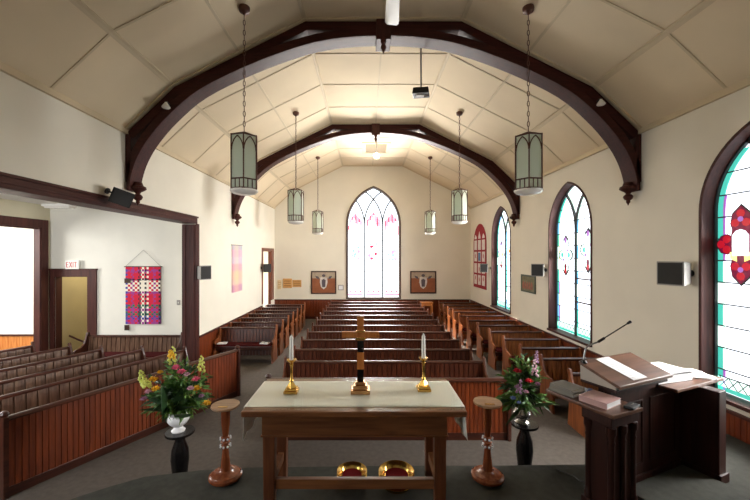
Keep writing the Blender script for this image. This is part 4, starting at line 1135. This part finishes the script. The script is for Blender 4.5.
Yh = ANY-.015
x0, x1, z0, z1 = PX(126, Yh), PX(161, Yh), PZ(324, Yh), PZ(267, Yh)
p = thing('woven_hanging', 'bright red and purple plaid woven hanging on the white side room wall', 'wall hanging', ((x0+x1)/2, Yh, z0))
w, h = x1-x0, z1-z0
MB().box(-w/2, w/2, -.02, .0, 0, h).build('cloth', plaid, p)
MB().tube([(-w/2-.04, -.012, h+.01), (w/2+.04, -.012, h+.01)], .012, 8).build('rod', M['frame_brown'], p, smooth=True)
MB().tube([(-w/2, -.012, h+.02), (0, -.005, h+.45), (w/2, -.012, h+.02)], .005, 6).build('cord', M['grey'], p)
m = MB(); m.box(-w/2-.02, -w/2+.14, -.035, -.0205, h*.72, h*.80).box(-w/2-.02, -w/2+.1, -.035, -.0205, -.16, -.02)
m.build('tassel', M['frame_brown'], p)
pastel = woven_mat('pastel weave', [(0, rgb(206, 170, 190)), (.2, rgb(236, 200, 190)), (.4, rgb(232, 214, 190)), (.6, rgb(220, 180, 200)), (.8, rgb(200, 196, 206))],
                   [(0, rgb(200, 120, 150)), (.15, rgb(236, 190, 150)), (.25, rgb(240, 190, 130)), (.45, rgb(226, 150, 160)), (.6, rgb(206, 190, 206)), (.75, rgb(222, 170, 190)), (.9, rgb(180, 190, 190))], 12, 40)
p = thing('woven_hanging', 'narrow pastel woven hanging on the left nave wall', 'wall hanging', (XL+.003, 11.95, PZ(291.5, 11.95)))
h = PZ(245.5, 11.95)-PZ(291.5, 11.95)
o = MB().box(0, .02, -.46, .46, 0, h).build('cloth', None, p); o.data.materials.clear()
pm = pastel
# the cloth faces +x, so the weave runs along y: remap generated coordinates
for l in list(pm.node_tree.links):
    if l.from_socket.name == 'X' and l.from_node.type == 'SEPXYZ':
        to = l.to_socket; n = l.from_node; pm.node_tree.links.remove(l); pm.node_tree.links.new(n.outputs['Y'], to)
o.data.materials.append(pm)
MB().tube([(.012, -.5, h+.008), (.012, .5, h+.008)], .012, 8).build('rod', M['frame_brown'], p)

# EXIT sign
Ys = ANY-.01
x0, x1, z0, z1 = PX(67, Ys), PX(80.5, Ys), PZ(269, Ys), PZ(260.3, Ys)
p = thing('exit_sign', 'white exit sign with red letters above the side room doorway', 'sign', ((x0+x1)/2, Ys, z0))
w, h = x1-x0, z1-z0
MB().box(-w/2, w/2, -.06, 0, 0, h).build('housing', M['white'], p, bevel=.006)
m = MB(); lw = .05; u = w*.62/4; s = .014; zz0, zz1 = h*.2, h*.8
def bar(x0, z0, x1, z1, t=s):
    d = Vector((x1-x0, z1-z0)); nn = Vector((-d.y, d.x)).normalized()*t/2
    m.prism([(x0-nn.x, z0-nn.y), (x1-nn.x, z1-nn.y), (x1+nn.x, z1+nn.y), (x0+nn.x, z0+nn.y)], XZ(0), -.064, -.0605)
X0 = -w*.40
bar(X0, zz0, X0, zz1); [bar(X0, z, X0+.05, z) for z in (zz0+.006, (zz0+zz1)/2, zz1-.006)]
X0 += .08; bar(X0, zz0, X0+.06, zz1); bar(X0+.06, zz0, X0, zz1)
X0 += .095; bar(X0, zz0, X0, zz1)
X0 += .06; bar(X0, zz0, X0, zz1); bar(X0-.032, zz1-.006, X0+.032, zz1-.006)
m.build('letters', M['exit_red'], p)
p = thing('light_switch', 'white light switch plate on the side room wall near the opening post', 'switch', (PX(178.5, Ys), ANY-.002, PZ(305, Ys)))
MB().box(-.045, .045, -.012, 0, 0, .13).build('plate', M['grey'], p, bevel=.003); MB().box(-.012, .012, -.022, -.012, .045, .085).build('toggle', M['white'], p)
# annex ceiling light
p = thing('ceiling_light', 'white ceiling light fixture in the side room, just below the dark header', 'light', (-7.1, 8.35, ANZ-.22))
MB().box(-.03, .03, -.03, .03, .10, .219).build('drop_rod', M['white'], p)
MB().box(-.33, .33, -.12, .12, .04, .10).build('housing', M['white'], p, bevel=.01)
MB().box(-.29, .29, -.09, .09, 0, .039).build('diffuser', M['lamp_glass'], p, bevel=.01)
# rear ceiling hatch with lamp
p = thing('ceiling_vent', 'white framed vent panel on the rear ceiling beyond the far truss', 'vent', (PX(376, 14.1), 14.1, 7.19))
MB().box(-.55, .55, -.7, -.58, -.03, -.001).box(-.55, .55, .58, .7, -.03, -.001).box(-.55, -.43, -.58, .58, -.03, -.001).box(.43, .55, -.58, .58, -.03, -.001).build('frame', M['batten'], p, bevel=.004)
m = MB()
for k in range(9): m.box(-.4, .4, -.5+.115*k, -.42+.115*k, -.022, -.004)
m.build('louvre', plain('olive louvre', rgb(150, 130, 96), .7), p)
p = thing('ceiling_lamp', 'small lit lamp on the ceiling in front of the rear vent panel', 'lamp', (PX(376.5, 13.0), 13.0, 7.19))
MB().lathe([(.09, -.001), (.09, -.03), (.03, -.05), (.03, -.5), (.06, -.52)], 16).build('stem', M['white'], p, smooth=True)
MB().lathe([(.05, -.52), (.11, -.56), (.12, -.62), (.07, -.69), (.01, -.70)], 16).build('globe', M['glow'], p, smooth=True)
# spot lamps on the near truss
for px, py, lab in ((166, 104, 'small white spot lamp on the left haunch of the near truss'), (601, 101, 'small white spot lamp on the right haunch of the near truss')):
    Y = 6.28
    p = thing('spot_lamp', lab, 'lamp', (PX(px, Y), Y, PZ(py, Y)), 0, 'spot lamps on the truss')
    MB().tube([(0, .10, .03), (0, .04, .04), (0, .0, .03)], .02, 10).build('holder', M['black'], p, smooth=True)
    MB().lathe([(.02, .03), (.03, .01), (.065, -.04), (.072, -.06), (.055, -.075), (.002, -.085)], 18).build('bulb', M['lamp_glass'], p, smooth=True)

# projector on a pole
Y = 7.08; x = PX(421, Y)
p = thing('projector', 'dark projector hanging on a white pole behind the near truss', 'projector', (x, Y, PZ(92.5, Y)))
L = 7.19-PZ(92.5, Y)
m = MB(); m.add([(-.19, -.1, -.06), (.13, -.16, -.06), (.19, .1, -.06), (-.13, .16, -.06), (-.17, -.09, .06), (.12, -.14, .06), (.17, .09, .06), (-.12, .14, .06)],
      [(0, 3, 2, 1), (4, 5, 6, 7), (0, 1, 5, 4), (1, 2, 6, 5), (2, 3, 7, 6), (3, 0, 4, 7)]); m.build('body', M['black'], p, bevel=.015)
MB().box(-.10, .06, -.06, .06, -.075, -.061).build('underside_panel', M['grey'], p, bevel=.004)
MB().lathe([(.05, 0), (.05, .03)], 16, (.1, 0, -.065+.0)).build('lens', M['gloss_black'], p)
MB().tube([(0, 0, .06), (0, 0, L-.02)], .018, 10).build('pole', M['grey'], p, smooth=True)
MB().box(-.09, .09, -.09, .09, L-.03, L-.002).build('mounting_plate', M['white'], p, bevel=.004)

# ceiling fan, one blade reaching into view
fx, fy, fz_ = .38, 4.78, 6.86
p = thing('ceiling_fan', 'white ceiling fan with one blade in view at the top centre', 'fan', (fx, fy, fz_))
MB().lathe([(.02, .33), (.06, .32), (.06, .28), (.018, .27), (.018, .10), (.12, .07), (.14, .0), (.12, -.06), (.04, -.09), (.01, -.09)], 20).build('motor', M['white'], p, smooth=True)
for k in range(4):
    a = PI/2-.04+k*PI/2
    m = MB(); ca, sa = math.cos(a), math.sin(a)
    f2 = lambda u, v, d: (ca*u-sa*v, sa*u+ca*v, d+v*.15)
    m.prism([(.12, -.03), (.28, -.06), (.4, -.09), (1.2, -.115), (1.25, -.08), (1.25, .08), (1.2, .115), (.4, .09), (.28, .06), (.12, .03)], f2, -.008, .008)
    m.build('blade', M['white'], p)

# small wooden table at the back, hymn books on pews
p = thing('side_table', 'small light orange wooden table at the rear beside the last centre pew', 'table', (2.70, 16.1, 0))
MB().box(-.27, .27, -.2, .2, .86, .9).build('tabletop', M['orange_wood'], p, bevel=.006)
MB().box(-.24, .24, -.17, .17, .74, .86).build('apron', M['orange_wood'], p)
for sx in (-1, 1):
    for sy in (-1, 1): MB().box(sx*.22-.03, sx*.22+.03, sy*.16-.03, sy*.16+.03, 0, .74).build('leg', M['orange_wood'], p)
for k, (x, y, z, lab, mt, a) in enumerate((
        (-4.05, 10.15, .503, 'papers left on the wall end of the front left wall pew', 'paper', .1),
        (-2.85, 10.15, .503, 'papers left on the aisle end of the front left wall pew', 'paper', -.2),
        (1.65, 6.75, .503, 'white paper left on the right half of the front centre pew', 'paper', .1),
        (-.75, 6.75, .503, 'white paper left on the left half of the front centre pew', 'paper', .1))):
    tag(MB().box(-.12, .12, -.09, .09, 0, .025).build('paper_stack', M[mt], None, loc=(x, y, z), rotz=a), lab, 'paper')

# ------------------------------------------------------------------ light
def area(name, loc, rot, size, power, col=(1, 1, 1), sy=None):
    l = bpy.data.lights.new(name, 'AREA'); l.energy = power; l.color = col; l.size = size
    if sy: l.shape = 'RECTANGLE'; l.size_y = sy
    o = bpy.data.objects.new(name, l); C.objects.link(o); o.location = loc; o.rotation_euler = rot; return o
def aimed(name, loc, direction, sx, sy, power, col, spread):
    o = area(name, loc, (0, 0, 0), sx, power, col, sy); o.data.spread = math.radians(spread)
    o.rotation_euler = Vector(direction).to_track_quat('-Z', 'Z').to_euler(); return o
area('side_room_daylight', (-11.4, 7.5, 3.4), (0, math.radians(-60), 0), 2.5, 420, (1, .99, .97))
area('annex_daylight', (-6.6, .4, 2.9), (math.radians(82), 0, 0), 2.4, 260, (.93, .96, 1), 2.2)
area('vestibule_daylight', (XL-1.3, 17.6, 3.0), (math.radians(-40), 0, 0), 1.2, 260, (1, .97, .92))
# daylight outside each window
for k, (yc, pw) in enumerate(((4.36, 720), (8.72, 980), (13.1, 980))):
    aimed('window_daylight', (XR+.75, yc-.1, 2.8), (-1, .12 if k == 0 else .25, -.42 if k == 0 else .05), 1.75, 3.6, pw, (1, .985, .95), 84)
aimed('rear_window_skylight', (BWX, YB+.95, 3.0), (0, -1, .62), 2.5, 3.2, 400, (1, .97, .92), 54)
aimed('rear_window_skylight', (BWX, YB+.95, 4.8), (0, -1, -.95), 2.5, 3.0, 600, (1, .97, .92), 62)
sun = bpy.data.lights.new('sun', 'SUN'); sun.energy = 36; sun.color = (1, .93, .8); sun.angle = .01
o = bpy.data.objects.new('sun', sun); C.objects.link(o); o.rotation_euler = Vector((2.6, -3.6, -3.2)).to_track_quat('-Z', 'Z').to_euler()
pl = bpy.data.lights.new('passage_lamp', 'POINT'); pl.energy = 22; pl.color = (1, .92, .75); pl.shadow_soft_size = .2
o = bpy.data.objects.new('passage_lamp', pl); C.objects.link(o); o.location = (-7.2, ANY+.9, 2.8)
pl = bpy.data.lights.new('rear_ceiling_lamp', 'POINT'); pl.energy = 60; pl.color = (1, .85, .62); pl.shadow_soft_size = .15
o = bpy.data.objects.new('rear_ceiling_lamp', pl); C.objects.link(o); o.location = (PX(376.5, 13.0), 13.0, 6.3)

w = bpy.data.worlds.new('world'); bpy.context.scene.world = w; w.use_nodes = True
w.node_tree.nodes['Background'].inputs[0].default_value = (.85, .92, 1, 1); w.node_tree.nodes['Background'].inputs[1].default_value = .5

# ------------------------------------------------------------------ camera
cam = bpy.data.cameras.new('camera'); co = bpy.data.objects.new('camera', cam); C.objects.link(co)
cam.sensor_width = 36; cam.lens = F/750*36; cam.shift_x = (375-366)/750; cam.shift_y = 5/750
co.location = (0, 0, H); co.rotation_euler = (PI/2, 0, 0); cam.clip_start = .05; cam.clip_end = 100
bpy.context.scene.camera = co
vs = bpy.context.scene.view_settings
vs.view_transform = 'Standard'; vs.look = 'None'; vs.exposure = .12; vs.gamma = 1; vs.use_curve_mapping = False
